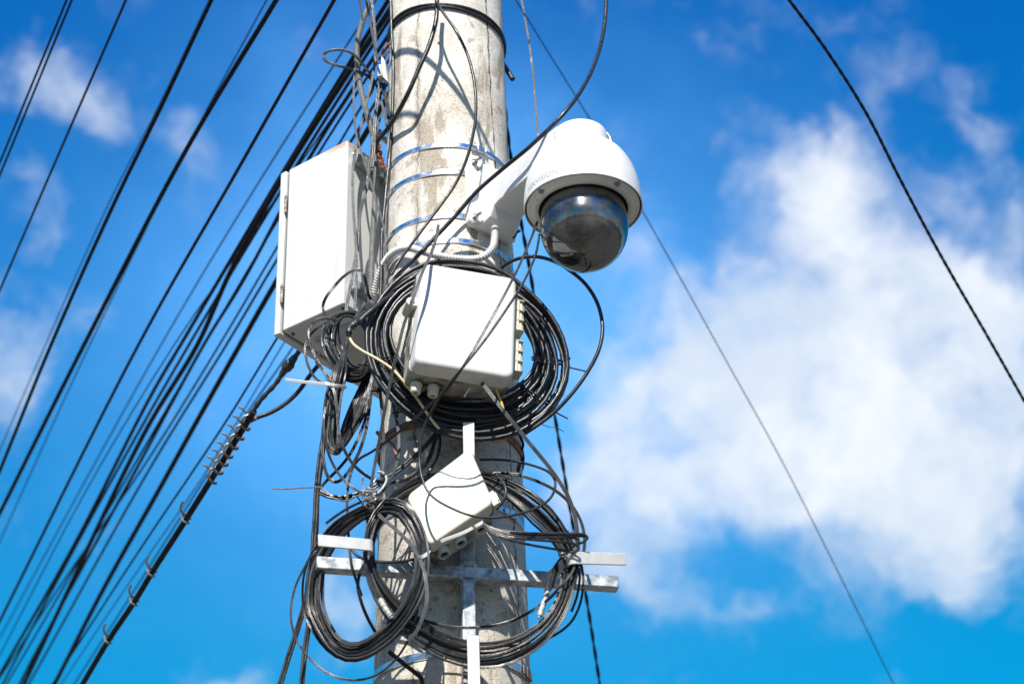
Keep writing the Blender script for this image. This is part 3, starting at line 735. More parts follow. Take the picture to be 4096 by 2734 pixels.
# ------------------------------------------------------------------ galvanised cross bracket with cable hooks
BRX = nrm([.533, .11, 0]); BRN = nrm([BRX[1], -BRX[0], 0]); BC = np.array([-.091, -.158, 3.180])
br = thing('cable_bracket', 'galvanised cross shaped bracket with four flat hooks that hold the cable coils', 'bracket', BC)
bl = at(*Q3(400, 845), -.213); brr = at(*Q3(2230, 965), -.098)
hbX = nrm(brr - bl); mid = (bl + brr) / 2
S_ = .024
MB().box(mid, hbX, BRN, nrm(np.cross(BRN, hbX) * -1), np.linalg.norm(brr - bl), S_, S_).build('horizontal_bar', 'galvanised', br, bevel=.0025)
vt = at(*Q2(1370, 1400), -.158); vb_ = at(*Q3(1325, 1568), -.158)
vX = nrm([0, 0, 1.])
cc = at(*Q3(1320, 905), -.157)
zt_, zb_ = vt[2], vb_[2] - .12
MB().box((cc[0], cc[1], (zt_ + cc[2] + S_ / 2) / 2), BRX, BRN, vX, S_, S_, zt_ - cc[2] - S_ / 2).build('vertical_bar', 'galvanised', br, bevel=.0025)
MB().box((cc[0], cc[1], (zb_ + cc[2] - S_ / 2) / 2), BRX, BRN, vX, S_, S_, cc[2] - S_ / 2 - zb_).build('vertical_bar', 'galvanised', br, bevel=.0025)
b = MB()
for sx_ in (-1, 1):
    for sz_ in (-1, 1):
        b.cyl(cc + BRX * sx_ * .0125 + vX * sz_ * .0125 + BRN * .0118, cc + BRX * sx_ * .0125 + vX * sz_ * .0125 - BRN * .01, .0035, n=8)
b.build('weld_bead', 'galvanised', br)
def hook(p_in, p_out, base, wd, up):
    """flat strip: stem from the bar forward to p_in, then the tab out to p_out"""
    th = .0035; d = nrm(p_out - p_in); f = nrm(base - p_in); f = nrm(f - d * (f @ d)); upv = nrm(np.cross(d, f))
    prof = []; r = .009
    cen_ = p_in + d * r + f * r
    c = [p_out]
    for k in range(7):
        a = R_(90 * k / 6); c.append(cen_ - f * (r * math.cos(a)) - d * (r * math.sin(a)))
    c.append(p_in + f * np.linalg.norm((base - p_in) @ f))
    b = MB(); n = len(c)
    for i, q in enumerate(c):
        t = nrm(c[min(i + 1, n - 1)] - c[max(i - 1, 0)]); nn = nrm(np.cross(upv, t))
        for (aa, bb2) in ((-1, -1), (1, -1), (1, 1), (-1, 1)): b.v.append(tuple(q + nn * (aa * th / 2) + upv * (bb2 * wd / 2)))
    for i in range(n - 1):
        for k in range(4):
            k2 = (k + 1) % 4; b.f.append([i * 4 + k, i * 4 + k2, (i + 1) * 4 + k2, (i + 1) * 4 + k])
    b.f.append([3, 2, 1, 0]); b.f.append([(n - 1) * 4 + k for k in range(4)])
    return b.build('hook', 'tab_zinc', br, bevel=.0009)
li, lo = at(*Q3(748, 728), -.287), at(*Q3(413, 698), -.317)
hook(li, lo, at(*Q3(748, 872), -.20), .0225, vX)
ri, ro = at(*Q3(1945, 803), -.248), at(*Q3(2278, 812), -.214)
hook(ri, ro, at(*Q3(1945, 942), -.12), .0225, vX)
ti, to = at(*Z5(1494, 420), -.242), at(*Q2(1369, 1236), -.245)
hook(ti, to, np.array([ti[0], -.16, ti[2]]), .0205, BRX)
bi, bo = at(*Q3(1353, 1270), -.250), at(*Q3(1358, 1270), -.250) - np.array([0, 0, .17])
hook(bi, bo, np.array([bi[0], -.16, bi[2]]), .0205, BRX)
# ------------------------------------------------------------------ corrugated hoses
def hose(label, F, pts, Y, r, material, pitch=.0047, depth=.36, parent=None):
    P = spline(path(F, pts, Y), 24); P = clear_pole(P, r * 1.1)
    s = np.concatenate([[0], np.cumsum(np.linalg.norm(np.diff(P, axis=0), axis=1))]); L = s[-1]
    n = int(L / pitch * 6); u = np.linspace(0, L, n); Q = np.stack([np.interp(u, s, P[:, k]) for k in range(3)], 1)
    w_ = [1.0, 1.0, 1.0, 1 - depth * .8, 1 - depth, 1 - depth * .8]
    b = MB().tube(Q, r, 12, rfun=lambda t: w_[int(round(t * (n - 1))) % 6])
    b.mi = [1 if (k // 12) % 6 in (3, 4) else 0 for k in range(len(b.f))]
    o = b.build('corrugated_hose', (material, material + '_groove')); tag(o, label, 'cable conduit'); return o
hose('grey corrugated hose running down beside the pole, past the metal cabinet', Q1,
     [(800, -90), (770, 0), (735, 60), (700, 150), (672, 270), (672, 400), (690, 540), (728, 700), (768, 830), (788, 1000), (786, 1200), (775, 1400), (765, 1566), (758, 1760), (752, 1960), (748, 2040)],
     (.05, .04, .02, -.01, -.03, -.04), .0064, 'conduit_grey')
hose('pale corrugated hose from the camera bracket round the pole to the cabinet', Q2,
     [(1532, 20), (1532, 80), (1515, 150), (1460, 200), (1380, 214), (1280, 208), (1170, 190), (1080, 165), (1010, 145), (950, 148), (890, 178), (845, 235), (815, 300), (790, 380), (768, 450), (760, 520)],
     (-.135, -.16, -.16, -.17, -.16, -.12, -.07, -.04, -.02), .0077, 'conduit_white', .0056, .22)

# ------------------------------------------------------------------ coils
def polar(poly, c):
    P = spline([(x, y, 0) for x, y in poly], 12, True)[:, :2] - np.array(c)
    a = np.arctan2(P[:, 1], P[:, 0]); r = np.hypot(P[:, 0], P[:, 1]); o = np.argsort(a)
    a, r = a[o], r[o]; a = np.concatenate([a - 2 * math.pi, a, a + 2 * math.pi]); r = np.concatenate([r, r, r])
    return lambda t: np.interp((t + math.pi) % (2 * math.pi) - math.pi, a, r)
def coil_path(F, inner, outer, c, turns, Yf, seed, ydepth=.03, start=0.0, jit=.10, wander=.10, per=46, lastfrac=1.0):
    rn = random.Random(seed); ri, ro = polar(inner, c), polar(outer, c)
    ws = [(k + .5) / turns for k in range(turns)]; rn.shuffle(ws)
    ds = [rn.uniform(-1, 1) for _ in range(turns)]
    cw = [min(1, max(0, q + rn.uniform(-jit, jit))) for k in range(turns + 1) for q in ([ws[min(k, turns - 1)]] * 5)]
    cdp = [d + rn.uniform(-.3, .3) for k in range(turns + 1) for d in ([ds[min(k, turns - 1)]] * 5)]
    ph = rn.uniform(0, 6.28)
    out = []
    n = int(per * (turns - 1 + lastfrac))
    sm = lambda arr, t: float(np.interp(t, range(len(arr)), arr))
    for i in range(n + 1):
        t = i / per; a = start + 2 * math.pi * t; kk = t * 5
        wv = np.mean([sm(cw, kk + q) for q in (0, .6, 1.2, 1.8, 2.4)]) + wander * .5 * math.sin(a * .61 + ph)
        wv = min(1.0, max(0.0, wv)); dv = np.mean([sm(cdp, kk + q) for q in (0, .8, 1.6, 2.4)])
        r = ri(a) * (1 - wv) + ro(a) * wv
        x, y = c[0] + r * math.cos(a), c[1] + r * math.sin(a)
        out.append(at(*F(x, y), Yf(x, y) + ydepth * dv))
    return np.array(out)
W3 = ('weathered_flat', 'weathered_light', 'weathered_dark')
def strands(mb, P, r, prof, seed, pick=(0, 0, 1, 2)):
    rn = random.Random(seed); tw = twisting(seed); i = 0
    while i < len(P) - 2:
        j = min(len(P), i + rn.randint(38, 70)); mb.cur = rn.choice(pick)
        mb.tube(P[i:j + 1], r * rn.uniform(.85, 1.15), prof=prof, roll=lambda q, i=i: tw(q + i)); i = j
    mb.cur = 0
def bundle_tie(F, inner, outer, c, ang, Yf, parent, half=.03, r=.0014, material='wire_black', turns=2, name='tie_wire', tails=True, prof=None):
    ri, ro = polar(inner, c), polar(outer, c); a = R_(ang)
    pi_ = at(*F(c[0] + (ri(a) * .985) * math.cos(a), c[1] + ri(a) * .985 * math.sin(a)), 0); P = []
    q = lambda rr, aa: F(c[0] + rr * math.cos(aa), c[1] + rr * math.sin(aa))
    n = 22 * turns
    for i in range(n + 1):
        t = 2 * math.pi * i / 22; k = .5 + .53 * math.cos(t); aa = a + .035 * (i / n - .5) * turns + .02 * math.sin(t)
        rr = ri(aa) * (1 - k) + ro(aa) * k
        x, y = c[0] + rr * math.cos(aa), c[1] + rr * math.sin(aa)
        P.append(at(*F(x, y), Yf(x, y) - half * math.sin(t)))
    if tails:
        e = P[0]; rr = nrm(P[0] - P[11]); P.insert(0, e + rr * .012 - np.array([.01, .01, .0])); P.append(P[-1] + rr * .018 + np.array([.012, -.008, -.012]))
    b = MB().tube(clear_pole(spline(P, 3), r), r, 8, prof)
    return b.build(name, material, parent)

# big coil of thick black cable behind the large box
C1C = (1345, 775)
C1O = [(735, 640), (750, 860), (850, 1050), (1020, 1210), (1200, 1300), (1400, 1340), (1620, 1320), (1800, 1240), (1930, 1100), (1992, 920), (1975, 760), (1900, 590), (1760, 430), (1560, 280), (1330, 225), (1120, 235), (930, 340), (800, 490)]
C1I = [(885, 700), (925, 830), (1020, 960), (1180, 1070), (1360, 1085), (1560, 1060), (1700, 980), (1770, 880), (1760, 780), (1720, 680), (1640, 560), (1480, 450), (1300, 400), (1130, 400), (990, 470), (905, 580)]
Y1 = lambda x, y: -.205 + .00003 * (x - 1345)
ro_ = at(*Q2(1365, 782), -.2)
tail = path(Q2, [(1700, 1320, -.215), (1890, 1185, -.225), (2020, 1050, -.235), (2120, 910, -.24), (2185, 780, -.245), (2208, 650, -.245), (2180, 500, -.24), (2110, 380, -.235), (2010, 290, -.22), (1900, 225, -.21), (1790, 198, -.20), (1690, 207, -.19), (1610, 240, -.18), (1555, 285, -.17), (1500, 330, -.17)], -.2)
P = coil_path(Q2, C1I, C1O, C1C, 16, Y1, 5, ydepth=.040, start=.3, jit=.17, wander=.30)
big = MB().tube(clear_pole(P, .004), .0037, 10)
big.tube(clear_pole(spline(tail, 8), .004), .0036, 10)
P = coil_path(Q2, C1I, C1O, C1C, 7, Y1, 19, ydepth=.040, start=2.9, jit=.2, wander=.35)
big.tube(clear_pole(P, .005), .0043, 10)
bigc = big.build('cable_coil', 'black_pvc')
tag(bigc, 'large coil of thick black cable behind the large white junction box', 'cable coil', None)
for a_ in (8, 33, 155, 172):
    bundle_tie(Q2, C1I, C1O, C1C, a_, Y1, bigc, half=.040)
bundle_tie(Q2, C1I, C1O, C1C, 137, Y1, bigc, half=.042)

# oval coil hung at the lower left
C3C = (690, 950)
C3O = [(310, 1050), (330, 880), (400, 730), (500, 600), (640, 510), (760, 462), (860, 445), (960, 480), (1040, 600), (1083, 760), (1078, 920), (1030, 1080), (940, 1230), (830, 1350), (700, 1430), (570, 1445), (450, 1370), (360, 1240), (318, 1140)]
C3I = [(442, 1000), (450, 880), (500, 760), (580, 660), (680, 575), (780, 535), (880, 540), (960, 640), (1003, 780), (1000, 900), (955, 1030), (880, 1140), (770, 1240), (650, 1310), (560, 1290), (490, 1190), (450, 1090)]
Y3 = lambda x, y: float(np.interp(x, [310, 690, 1085], [-.175, -.235, -.265]))
P = coil_path(Q3, C3I, C3O, C3C, 26, Y3, 11, ydepth=.024, start=-1.9, jit=.16, wander=.25)
c3 = MB(); strands(c3, clear_pole(P, .003), .0018, FLAT2, 1)
P = coil_path(Q3, C3I, C3O, C3C, 14, Y3, 12, ydepth=.024, start=-1.2, jit=.22, wander=.3)
strands(c3, clear_pole(P, .003), .0016, FLAT3, 2)
c3 = c3.build('cable_coil', W3)
tag(c3, 'oval coil of weathered flat cable hanging on the left hook of the bracket', 'cable coil')
bundle_tie(Q3, C3I, C3O, C3C, -24, Y3, c3, half=.027, r=.0030, material='tie_white', turns=1, name='zip_tie', tails=False, prof=RECT)
bundle_tie(Q3, C3I, C3O, C3C, -87, Y3, c3, half=.024, r=.0013, material='wire_black', turns=3)
bundle_tie(Q3, C3I, C3O, C3C, -84, Y3, c3, half=.026, r=.0011, material='spiral_wire', turns=2)

# wide ring coil on the cross bracket
C4C = (1330, 880)
C4O = [(688, 800), (690, 700), (720, 570), (820, 440), (960, 340), (1120, 275), (1290, 265), (1450, 290), (1650, 370), (1810, 490), (1925, 650), (1985, 800), (1970, 980), (1890, 1190), (1760, 1340), (1570, 1445), (1400, 1470), (1200, 1430), (1020, 1335), (880, 1230), (770, 1080), (710, 940)]
C4I = [(752, 800), (752, 710), (790, 600), (890, 480), (1010, 400), (1150, 345), (1300, 330), (1440, 370), (1580, 470), (1720, 600), (1830, 700), (1888, 800), (1890, 950), (1830, 1110), (1720, 1225), (1560, 1300), (1400, 1320), (1220, 1280), (1050, 1190), (900, 1060), (815, 960), (770, 880)]
Y4 = lambda x, y: float(np.interp(x, [688, 1000, 1330, 1700, 1985], [-.258, -.236, -.222, -.222, -.212])) + float(np.interp(y, [280, 520], [.028, 0])) * float(np.interp(x, [800, 1000, 1500, 1750], [0, 1, 1, 0]))
P = coil_path(Q3, C4I, C4O, C4C, 19, Y4, 21, ydepth=.020, start=-.5, jit=.16, wander=.22)
c4 = MB(); strands(c4, clear_pole(P, .003), .0017, FLAT2, 3, (0, 2, 2, 1))
P = coil_path(Q3, C4I, C4O, C4C, 10, Y4, 22, ydepth=.020, start=1.5, jit=.2, wander=.3)
c4.tube(clear_pole(P, .003), .0018, 8)
c4 = c4.build('cable_coil', ('dull_black', 'weathered_light', 'weathered_dark'))
tag(c4, 'wide ring of thin black cables around the cross bracket, crossing the lower pole', 'cable coil')
def tape(F, pts, Y, r, material, parent, seed=1):
    rn = random.Random(seed); P = spline(path(F, pts, Y), 8); k = [rn.uniform(.88, 1.12) for _ in range(60)]
    b = MB().tube(P, r, 12, rfun=lambda t: k[int(t * 40)] * (1 if .05 < t < .95 else .6))
    return b.build('tape_splice', material, parent)
tape(Q3, [(790, 1050), (805, 1085), (830, 1125), (862, 1168)], -.275, .0050, 'tape_grey', c4, 2)
tape(Q3, [(1915, 1030), (1898, 1070), (1880, 1110), (1858, 1150)], -.212, .0052, 'tape_grey', c4, 3)
tape(Q3, [(1810, 985), (1795, 1040), (1775, 1100), (1752, 1170)], -.205, .0048, 'tape_grey', c4, 4)
tape(Q3, [(700, 690), (695, 740), (702, 790), (708, 820)], -.262, .0045, 'tape_grey', c4, 5)
tape(Q3, [(1190, 1310), (1240, 1325), (1300, 1332)], -.232, .0055, 'tape_grey', c4, 6)
bundle_tie(Q3, C4I, C4O, C4C, -10, Y4, c4, half=.028, r=.0018, material='tape_grey', turns=2, name='tape_tie')

# flat cable hank hanging under the cabinet: coiled part and hanging loops
HKC = (690, 1040)
HO = [(236, 950), (300, 740), (430, 640), (590, 608), (740, 620), (860, 740), (910, 1000), (880, 1280), (780, 1480), (600, 1500), (430, 1360), (310, 1180)]
HI = [(500, 950), (490, 790), (530, 700), (610, 680), (700, 720), (800, 830), (835, 1000), (835, 1180), (760, 1310), (640, 1280), (570, 1150), (525, 1050)]
YH = lambda x, y: float(np.interp(x, [236, 910], [-.155, -.10])) - .02 * (y - 1000) / 400
P = coil_path(Z3, HI, HO, HKC, 30, YH, 31, ydepth=.03, start=-1.2, jit=.10, wander=.15)
hk = MB(); strands(hk, clear_pole(P, .003), .0018, FLAT2, 4)
rn = random.Random(8)
for k in range(44):
    s = (k + rn.uniform(.1, .9)) / 44; j = lambda q: rn.uniform(-q, q) * 1.9; y0 = -.15 - .08 * rn.random()
    x100 = 335 + 150 * s
    pts = [(760 - 70 * s + j(14), -620 + j(8)), (690 - 60 * s + j(10), -540), (600 - 40 * s + j(10), -420), (500 - 20 * s + 20 * s + j(8), -230), (410 + 70 * s, -20),
           (x100, 110), (278 + 150 * s + j(6), 350), (240 + 165 * s + j(6), 620), (248 + 150 * s + j(6), 800 - 20 * s), (292 + 118 * s, 915 - 50 * s + j(16)), (365 + 70 * s, 955 - 75 * s + j(16)),
           (440 + 10 * s, 905 - 90 * s), (530 - 80 * s + j(10), 790 - 80 * s), (640 - 140 * s + j(8), 585 - 50 * s), (728 - 140 * s + j(6), 345), (775 - 70 * s, 110), (790 - 20 * s + j(10), 30), (800, -60)]
    Yv = np.interp(np.linspace(0, 1, len(pts)), [0, .3, .6, .8, 1], [-.13, y0, y0, -.14, -.10])
    pts = [(a, b_, float(c_)) for (a, b_), c_ in zip(pts, Yv)]
    hk.cur = rn.choice((0, 0, 1, 2)); hk.tube(clear_pole(spline(path(Z4, pts, None), 7), .003), .0019 * rn.uniform(.8, 1.1), prof=FLAT2, roll=twisting(50 + k, 40, 1.3))
hk = hk.build('cable_hank', W3)
tag(hk, 'thick hank of flat weathered cables looped under the metal cabinet', 'cable hank')
# white zip tie round the hank with its long free end
b = MB()
tie = path(Q2, [(220, 967, -.27), (300, 978, -.27), (400, 988, -.27), (480, 995, -.27), (540, 1004, -.27), (592, 1012, -.255), (596, 1020, -.20)], None)
b.tube(spline(tie, 5), .0028, prof=[(-1, -.28), (1, -.28), (1, .28), (-1, .28)][::-1])
hd = at(*Q2(488, 996), -.272); b.box(hd, nrm(tie[4] - tie[3]), np.array([0, 1, 0.]), np.array([0, 0, 1.]), .0075, .005, .0065)
o = b.build('zip_tie', 'tie_white', bevel=.0005); tag(o, 'white zip tie with a long free end sticking out left of the cable hank', 'zip tie')

# small bundle tied to the box glands, sticking out to the right
b = MB()
for pts in ([(1405, 590), (1440, 612), (1520, 640), (1650, 652), (1800, 656), (1960, 657), (2030, 664), (2047, 682), (2025, 705), (1980, 722)],
            [(1408, 596), (1450, 630), (1560, 665), (1700, 680), (1850, 682), (1970, 684), (1994, 698), (1985, 720), (1950, 740)],
            [(1410, 600), (1460, 640), (1560, 676), (1700, 692), (1850, 704), (1960, 716), (1993, 735), (1988, 758), (1960, 770), (1900, 760)],
            [(1412, 606), (1470, 652), (1560, 690), (1680, 720), (1800, 742), (1900, 757), (1975, 762)],
            [(1406, 592), (1445, 620), (1530, 650), (1680, 664), (1830, 668), (1965, 668), (2034, 674)]):
    b.tube(spline(path(Q3, pts, (-.275, -.285, -.27, -.25)), 8), .0019, prof=FLAT2)
hk2 = b.build('cable_bundle', 'weathered_flat'); tag(hk2, 'small bundle of flat cable folded out to the right from the ivory box glands', 'cable bundle')
b = MB(); tp = path(Z5, [(1140, 1460, -.330), (1200, 1430, -.332), (1330, 1385, -.332), (1450, 1335, -.330), (1560, 1275, -.325), (1640, 1232, -.318), (1665, 1222, -.31)], None)
b.tube(spline(tp, 5), .0027, prof=[(-1, -.28), (1, -.28), (1, .28), (-1, .28)][::-1])
b.box(at(*Z5(1645, 1232), -.318), nrm(tp[5] - tp[4]), BRN, np.array([0, 0, 1.]), .007, .006, .0065)
o = b.build('zip_tie', 'tie_white', bevel=.0005); tag(o, 'white zip tie stretched across the glands of the ivory box', 'zip tie')

# ------------------------------------------------------------------ single cables near the pole
cable('thick black cable arcing from the upper right along the camera arm and across the pole', D,
      [(1393, -60, -.08), (1391, 0, -.10), (1384, 75, -.13), (1350, 178, -.24), (1292, 262, -.315), (1218, 334, -.285), (1150, 390, -.225), (1095, 438, -.20), (1040, 500, -.18), (985, 558, -.17), (950, 595, -.17), (905, 640, -.2), (870, 700, -.21)], None, .0041, 'black_pvc', n=12)
cable('black cable hanging in a long bow from the pole top across its face', Q1,
      [(1140, -60, -.20), (1165, 0, -.19), (1200, 65, -.20), (1290, 195, -.21), (1368, 360, -.21), (1408, 540, -.215), (1415, 690, -.215), (1400, 830, -.21), (1352, 1010, -.20), (1285, 1155, -.19), (1190, 1290, -.19), (1085, 1430, -.19), (1000, 1545, -.20), (930, 1640, -.21), (885, 1720, -.21)], None, .0031, 'black_pvc', n=10)
cable('thick dull black cable sloping across the upper pole to its left side', Q1,
      [(1178, -70, -.175), (1172, 0, -.175), (1165, 130, -.18), (1120, 290, -.18), (1060, 425, -.175), (990, 585, -.16), (910, 735, -.11), (855, 815, -.07), (800, 882, -.05), (770, 960, -.02)], None, .0048, 'dull_black', n=12)
cable('glossy black cable running straight down along the left edge of the pole', Q1,
      [(868, -80), (880, 0), (887, 200), (897, 400), (892, 700), (880, 920), (862, 1100), (842, 1300), (826, 1480), (822, 1640), (820, 1800), (812, 1900)], (-.055, -.06, -.06, -.07, -.07), .0037, 'black_pvc', n=10)
cable('grey flat cable weaving over the corrugated hose and down the cabinet side', Q1,
      [(738, -70), (760, 0), (777, 130), (786, 300), (770, 470), (735, 620), (698, 780), (668, 900), (650, 1010), (643, 1180), (652, 1380), (666, 1560), (668, 1700), (662, 1850), (655, 1950), (645, 2060)], (.02, .01, -.01, -.03, -.06, -.08, -.10), .0024, 'grey_flat', FLAT2)
cable('doubled grey flat cable hanging against the side of the cabinet behind the hose', Z2,
      [(375, -100), (380, 0), (345, 330), (318, 560), (290, 720), (250, 860), (225, 1000), (215, 1130), (205, 1300), (165, 1500), (150, 1620), (120, 1760), (85, 1960)], (-.02, -.02, -.03, -.05, -.07), .0028, 'grey_flat', FLAT2)
cable('thin grey flat cable falling from the frame top to the white clamp', Q1,
      [(715, -60), (728, 0), (755, 150), (785, 310), (805, 400)], (-.10, -.07), .0022, 'grey_flat', FLAT2)
cable('thin grey cable curving left of the corrugated hose and back over it', Q1,
      [(655, 430), (650, 560), (652, 720), (668, 850), (690, 930), (720, 1030), (760, 1150), (800, 1290), (830, 1390), (848, 1470), (850, 1560), (848, 1700), (842, 1850)], (-.07, -.08, -.08, -.08, -.08, -.08), .0019, 'grey_flat', FLAT2)
cable('thin pale wire slanting down behind the top of the corrugated hose', Q1,
      [(665, -60), (685, 0), (697, 70), (706, 130)], (-.06, -.04), .0020, 'grey_flat', FLAT2)
cable('stiff black loop poking out to the left over the overhead wires', Q1,
      [(850, 745), (825, 640), (790, 530), (745, 455), (700, 395), (645, 340), (590, 316), (535, 313), (485, 325), (459, 352), (475, 382), (530, 405), (600, 425), (660, 442), (715, 462), (755, 495), (772, 530), (765, 570), (740, 610)],
      (.05, .03, .01, -.0, -.0, .0, .02, .04), .0024, 'dull_black', FLAT2)
cable('grey twin cable dropping from the white clamp behind the corrugated hose', Z1,
      [(712, 800), (705, 900), (685, 980), (672, 1100), (655, 1250), (645, 1400), (640, 1560), (620, 1750)], (-.03, -.06), .0034, 'grey_flat', FLAT2)
cable('short dark cable hanging beside the clamp at the pole edge', Z1,
      [(740, 870), (750, 960), (775, 1060), (790, 1140), (800, 1240)], (-.02, -.06), .0036, 'dull_black', FLAT2)
cable('thin grey wire crossing behind the hose under the clamp', Z1,
      [(700, 960), (720, 1060), (740, 1150), (765, 1260), (780, 1330)], (-.02, -.04), .0021, 'grey_flat', FLAT2)
cable('thin grey wire slanting to the left under the clamp', Z1,
      [(745, 1130), (720, 1200), (690, 1300), (665, 1390), (650, 1480)], (-.03, -.05), .0018, 'grey_flat', FLAT2)
cable('thin flat wire hanging straight down from the top and passing behind the camera arm', D,
      [(1190, -60, -.06), (1197, 0, -.06), (1214, 100, -.07), (1224, 180, -.08), (1231, 270, -.09), (1236, 340, -.10), (1232, 440, -.11), (1226, 520, -.12), (1219, 545, -.13)], None, .0019, 'grey_flat', FLAT2, front=False)
cable('flat twin wire slanting across the face of the large junction box', Q2,
      [(1800, -20, -.30), (1770, 60, -.33), (1695, 235, -.36), (1600, 425, -.385), (1480, 640, -.395), (1345, 870, -.40), (1230, 1030, -.37), (1130, 1120, -.34), (1000, 1240, -.30), (860, 1350, -.26), (760, 1420, -.24), (690, 1460, -.23), (648, 1510, -.22), (628, 1570, -.22), (612, 1660, -.22), (610, 1800, -.22), (618, 1950, -.22), (640, 2140, -.22), (700, 2320, -.2)], None, .0020, 'weathered_flat', FLAT2)
cable('thin wire crossing the large box and curling in a loop over the ivory box', Q2,
      [(1812, 60, -.30), (1805, 110, -.31), (1782, 205, -.34), (1700, 380, -.375), (1600, 535, -.40), (1470, 720, -.41), (1350, 870, -.41), (1240, 1000, -.39), (1150, 1140, -.36), (1095, 1250, -.34), (1068, 1370, -.33), (1062, 1470, -.325), (1072, 1560, -.33), (1110, 1660, -.335), (1170, 1720, -.34), (1270, 1775, -.34), (1390, 1818, -.34), (1520, 1830, -.335), (1650, 1815, -.325), (1770, 1780, -.31), (1860, 1730, -.29), (1905, 1665, -.27), (1910, 1600, -.26), (1870, 1545, -.24), (1790, 1510, -.22), (1670, 1480, -.2), (1560, 1468, -.19), (1440, 1468, -.2)], None, .0023, 'dull_black', None, n=10)
cable('flat grey cable hanging from above left of the large box down to the oval coil', Q2,
      [(1180, 0, -.22), (1165, 90, -.27), (1120, 210, -.33), (1078, 300, -.36), (1025, 450, -.37), (965, 620, -.36), (925, 780, -.35), (885, 950, -.33), (850, 1130, -.31), (822, 1280, -.29), (795, 1430, -.27), (772, 1550, -.26), (750, 1690, -.25), (738, 1800, -.25), (735, 1900, -.25)], None, .0023, 'grey_flat', FLAT3)
cable('flat grey cable dropping over the pole edge below the hank and the big coil', Q2,
      [(790, 890, -.20), (810, 1000, -.22), (820, 1100, -.22), (832, 1250, -.22), (838, 1400, -.21), (830, 1560, -.21), (815, 1700, -.2), (795, 1830, -.2)], None, .0024, 'grey_flat', FLAT2)
cable('grey cable bowing out below the big coil and curling back left', Z4,
      [(960, 380), (985, 480), (1010, 600), (1030, 740), (1035, 880), (1020, 1020), (980, 1150), (920, 1260), (850, 1350), (770, 1420)], (-.20, -.22, -.24, -.24, -.23), .0024, 'grey_flat', FLAT2)
cable('grey cable leaving the underside of the large box towards the lower right', Q2,
      [(1450, 985, -.28), (1470, 1010, -.29), (1590, 1165, -.30), (1690, 1290, -.29), (1780, 1400, -.28), (1870, 1510, -.27), (1960, 1640, -.26), (2010, 1740, -.25), (2042, 1860, -.24), (2052, 1980, -.23), (2050, 2060, -.22)], None, .0028, 'grey_flat', FLAT3)
cable('black cable arching wide to the right of the pole behind the ring coil', Q3,
      [(1440, 320), (1465, 298), (1515, 291), (1620, 300), (1740, 338), (1860, 400), (1955, 490), (2010, 590), (2030, 690), (2020, 790), (1995, 860), (1970, 950)], (-.2, -.2, -.19, -.18), .0024, 'dull_black', FLAT2)
cable('short black loop beside the right corner of the ivory box', Q3,
      [(1380, 300), (1420, 287), (1480, 298), (1528, 335), (1552, 390), (1545, 440), (1512, 492), (1490, 510)], (-.22, -.25, -.27, -.26), .0026, 'dull_black', None, n=10)
cable('thick dark cable dropping down the far left side below the hank', Q3,
      [(470, -60), (440, 110), (418, 260), (403, 420), (396, 560), (386, 700), (380, 820), (360, 960), (330, 1090), (290, 1230), (235, 1400), (180, 1580), (130, 1740)], (-.14, -.13, -.12, -.11), .0042, 'dull_black', FLAT2)
cable('thick dark cable nearer the oval coil falling steeply out of the bottom left', Q3,
      [(448, 100), (430, 240), (408, 420), (402, 600), (394, 780), (385, 950), (365, 1150), (345, 1290), (328, 1420), (312, 1600), (300, 1740)], (-.11, -.10), .0040, 'dull_black', FLAT2)
cable('loose black loop hanging lowest from the hank', Z4,
      [(330, 120, -.21), (265, 500, -.22), (235, 800, -.22), (240, 960, -.22), (262, 1110, -.22), (310, 1215, -.22), (375, 1245, -.22), (450, 1205, -.21), (530, 1100, -.2), (610, 950, -.19), (680, 740, -.17), (725, 480, -.15), (760, 150, -.12)], None, .0025, 'black_pvc', FLAT2)
cable('black strand running from the hank down to the left below it', Z4,
      [(720, 360, -.14), (690, 560, -.15), (620, 760, -.16), (520, 960, -.17), (400, 1110, -.17), (280, 1230, -.17), (210, 1310, -.17)], None, .0024, 'black_pvc', FLAT2)
cable('flat strand draped over the front of the hank and down to the right', Z4,
      [(210, -120, -.26), (170, -20, -.26), (240, 80, -.26), (310, 190, -.265), (365, 330, -.27), (390, 520, -.27), (405, 700, -.27), (440, 850, -.27), (500, 980, -.265), (580, 1085, -.26), (680, 1170, -.25), (780, 1225, -.24), (900, 1250, -.23), (1040, 1240, -.23), (1150, 1200, -.235), (1230, 1140, -.24), (1290, 1060, -.25), (1330, 900, -.25)], None, .0022, 'weathered_flat', FLAT3)
cable('thin strand trailing from the hank down to the tangle over the oval coil', Z4,
      [(270, 450, -.24), (245, 600, -.245), (258, 760, -.245), (290, 920, -.24), (340, 1050, -.235), (420, 1180, -.23), (520, 1280, -.23), (620, 1345, -.235), (700, 1380, -.24)], None, .0020, 'weathered_flat', FLAT2)
cable('flat loop curling out over the cabinet and back into the hank', Z3,
      [(890, 465, -.17), (860, 400, -.18), (835, 280, -.19), (805, 170, -.20), (760, 105, -.20), (700, 88, -.20), (640, 110, -.20), (540, 180, -.20), (420, 310, -.20), (330, 430, -.2), (290, 530, -.19), (300, 620, -.19), (350, 710, -.19), (430, 780, -.19)], None, .0022, 'weathered_flat', FLAT3)
cable('loose strand bulging left of the hank over the cabinet floor', Z3,
      [(480, 720), (330, 700), (210, 720), (135, 790), (108, 900), (125, 1020), (180, 1150), (260, 1300), (340, 1440), (400, 1580)], (-.2, -.21, -.22, -.24), .0021, 'weathered_flat', FLAT3)
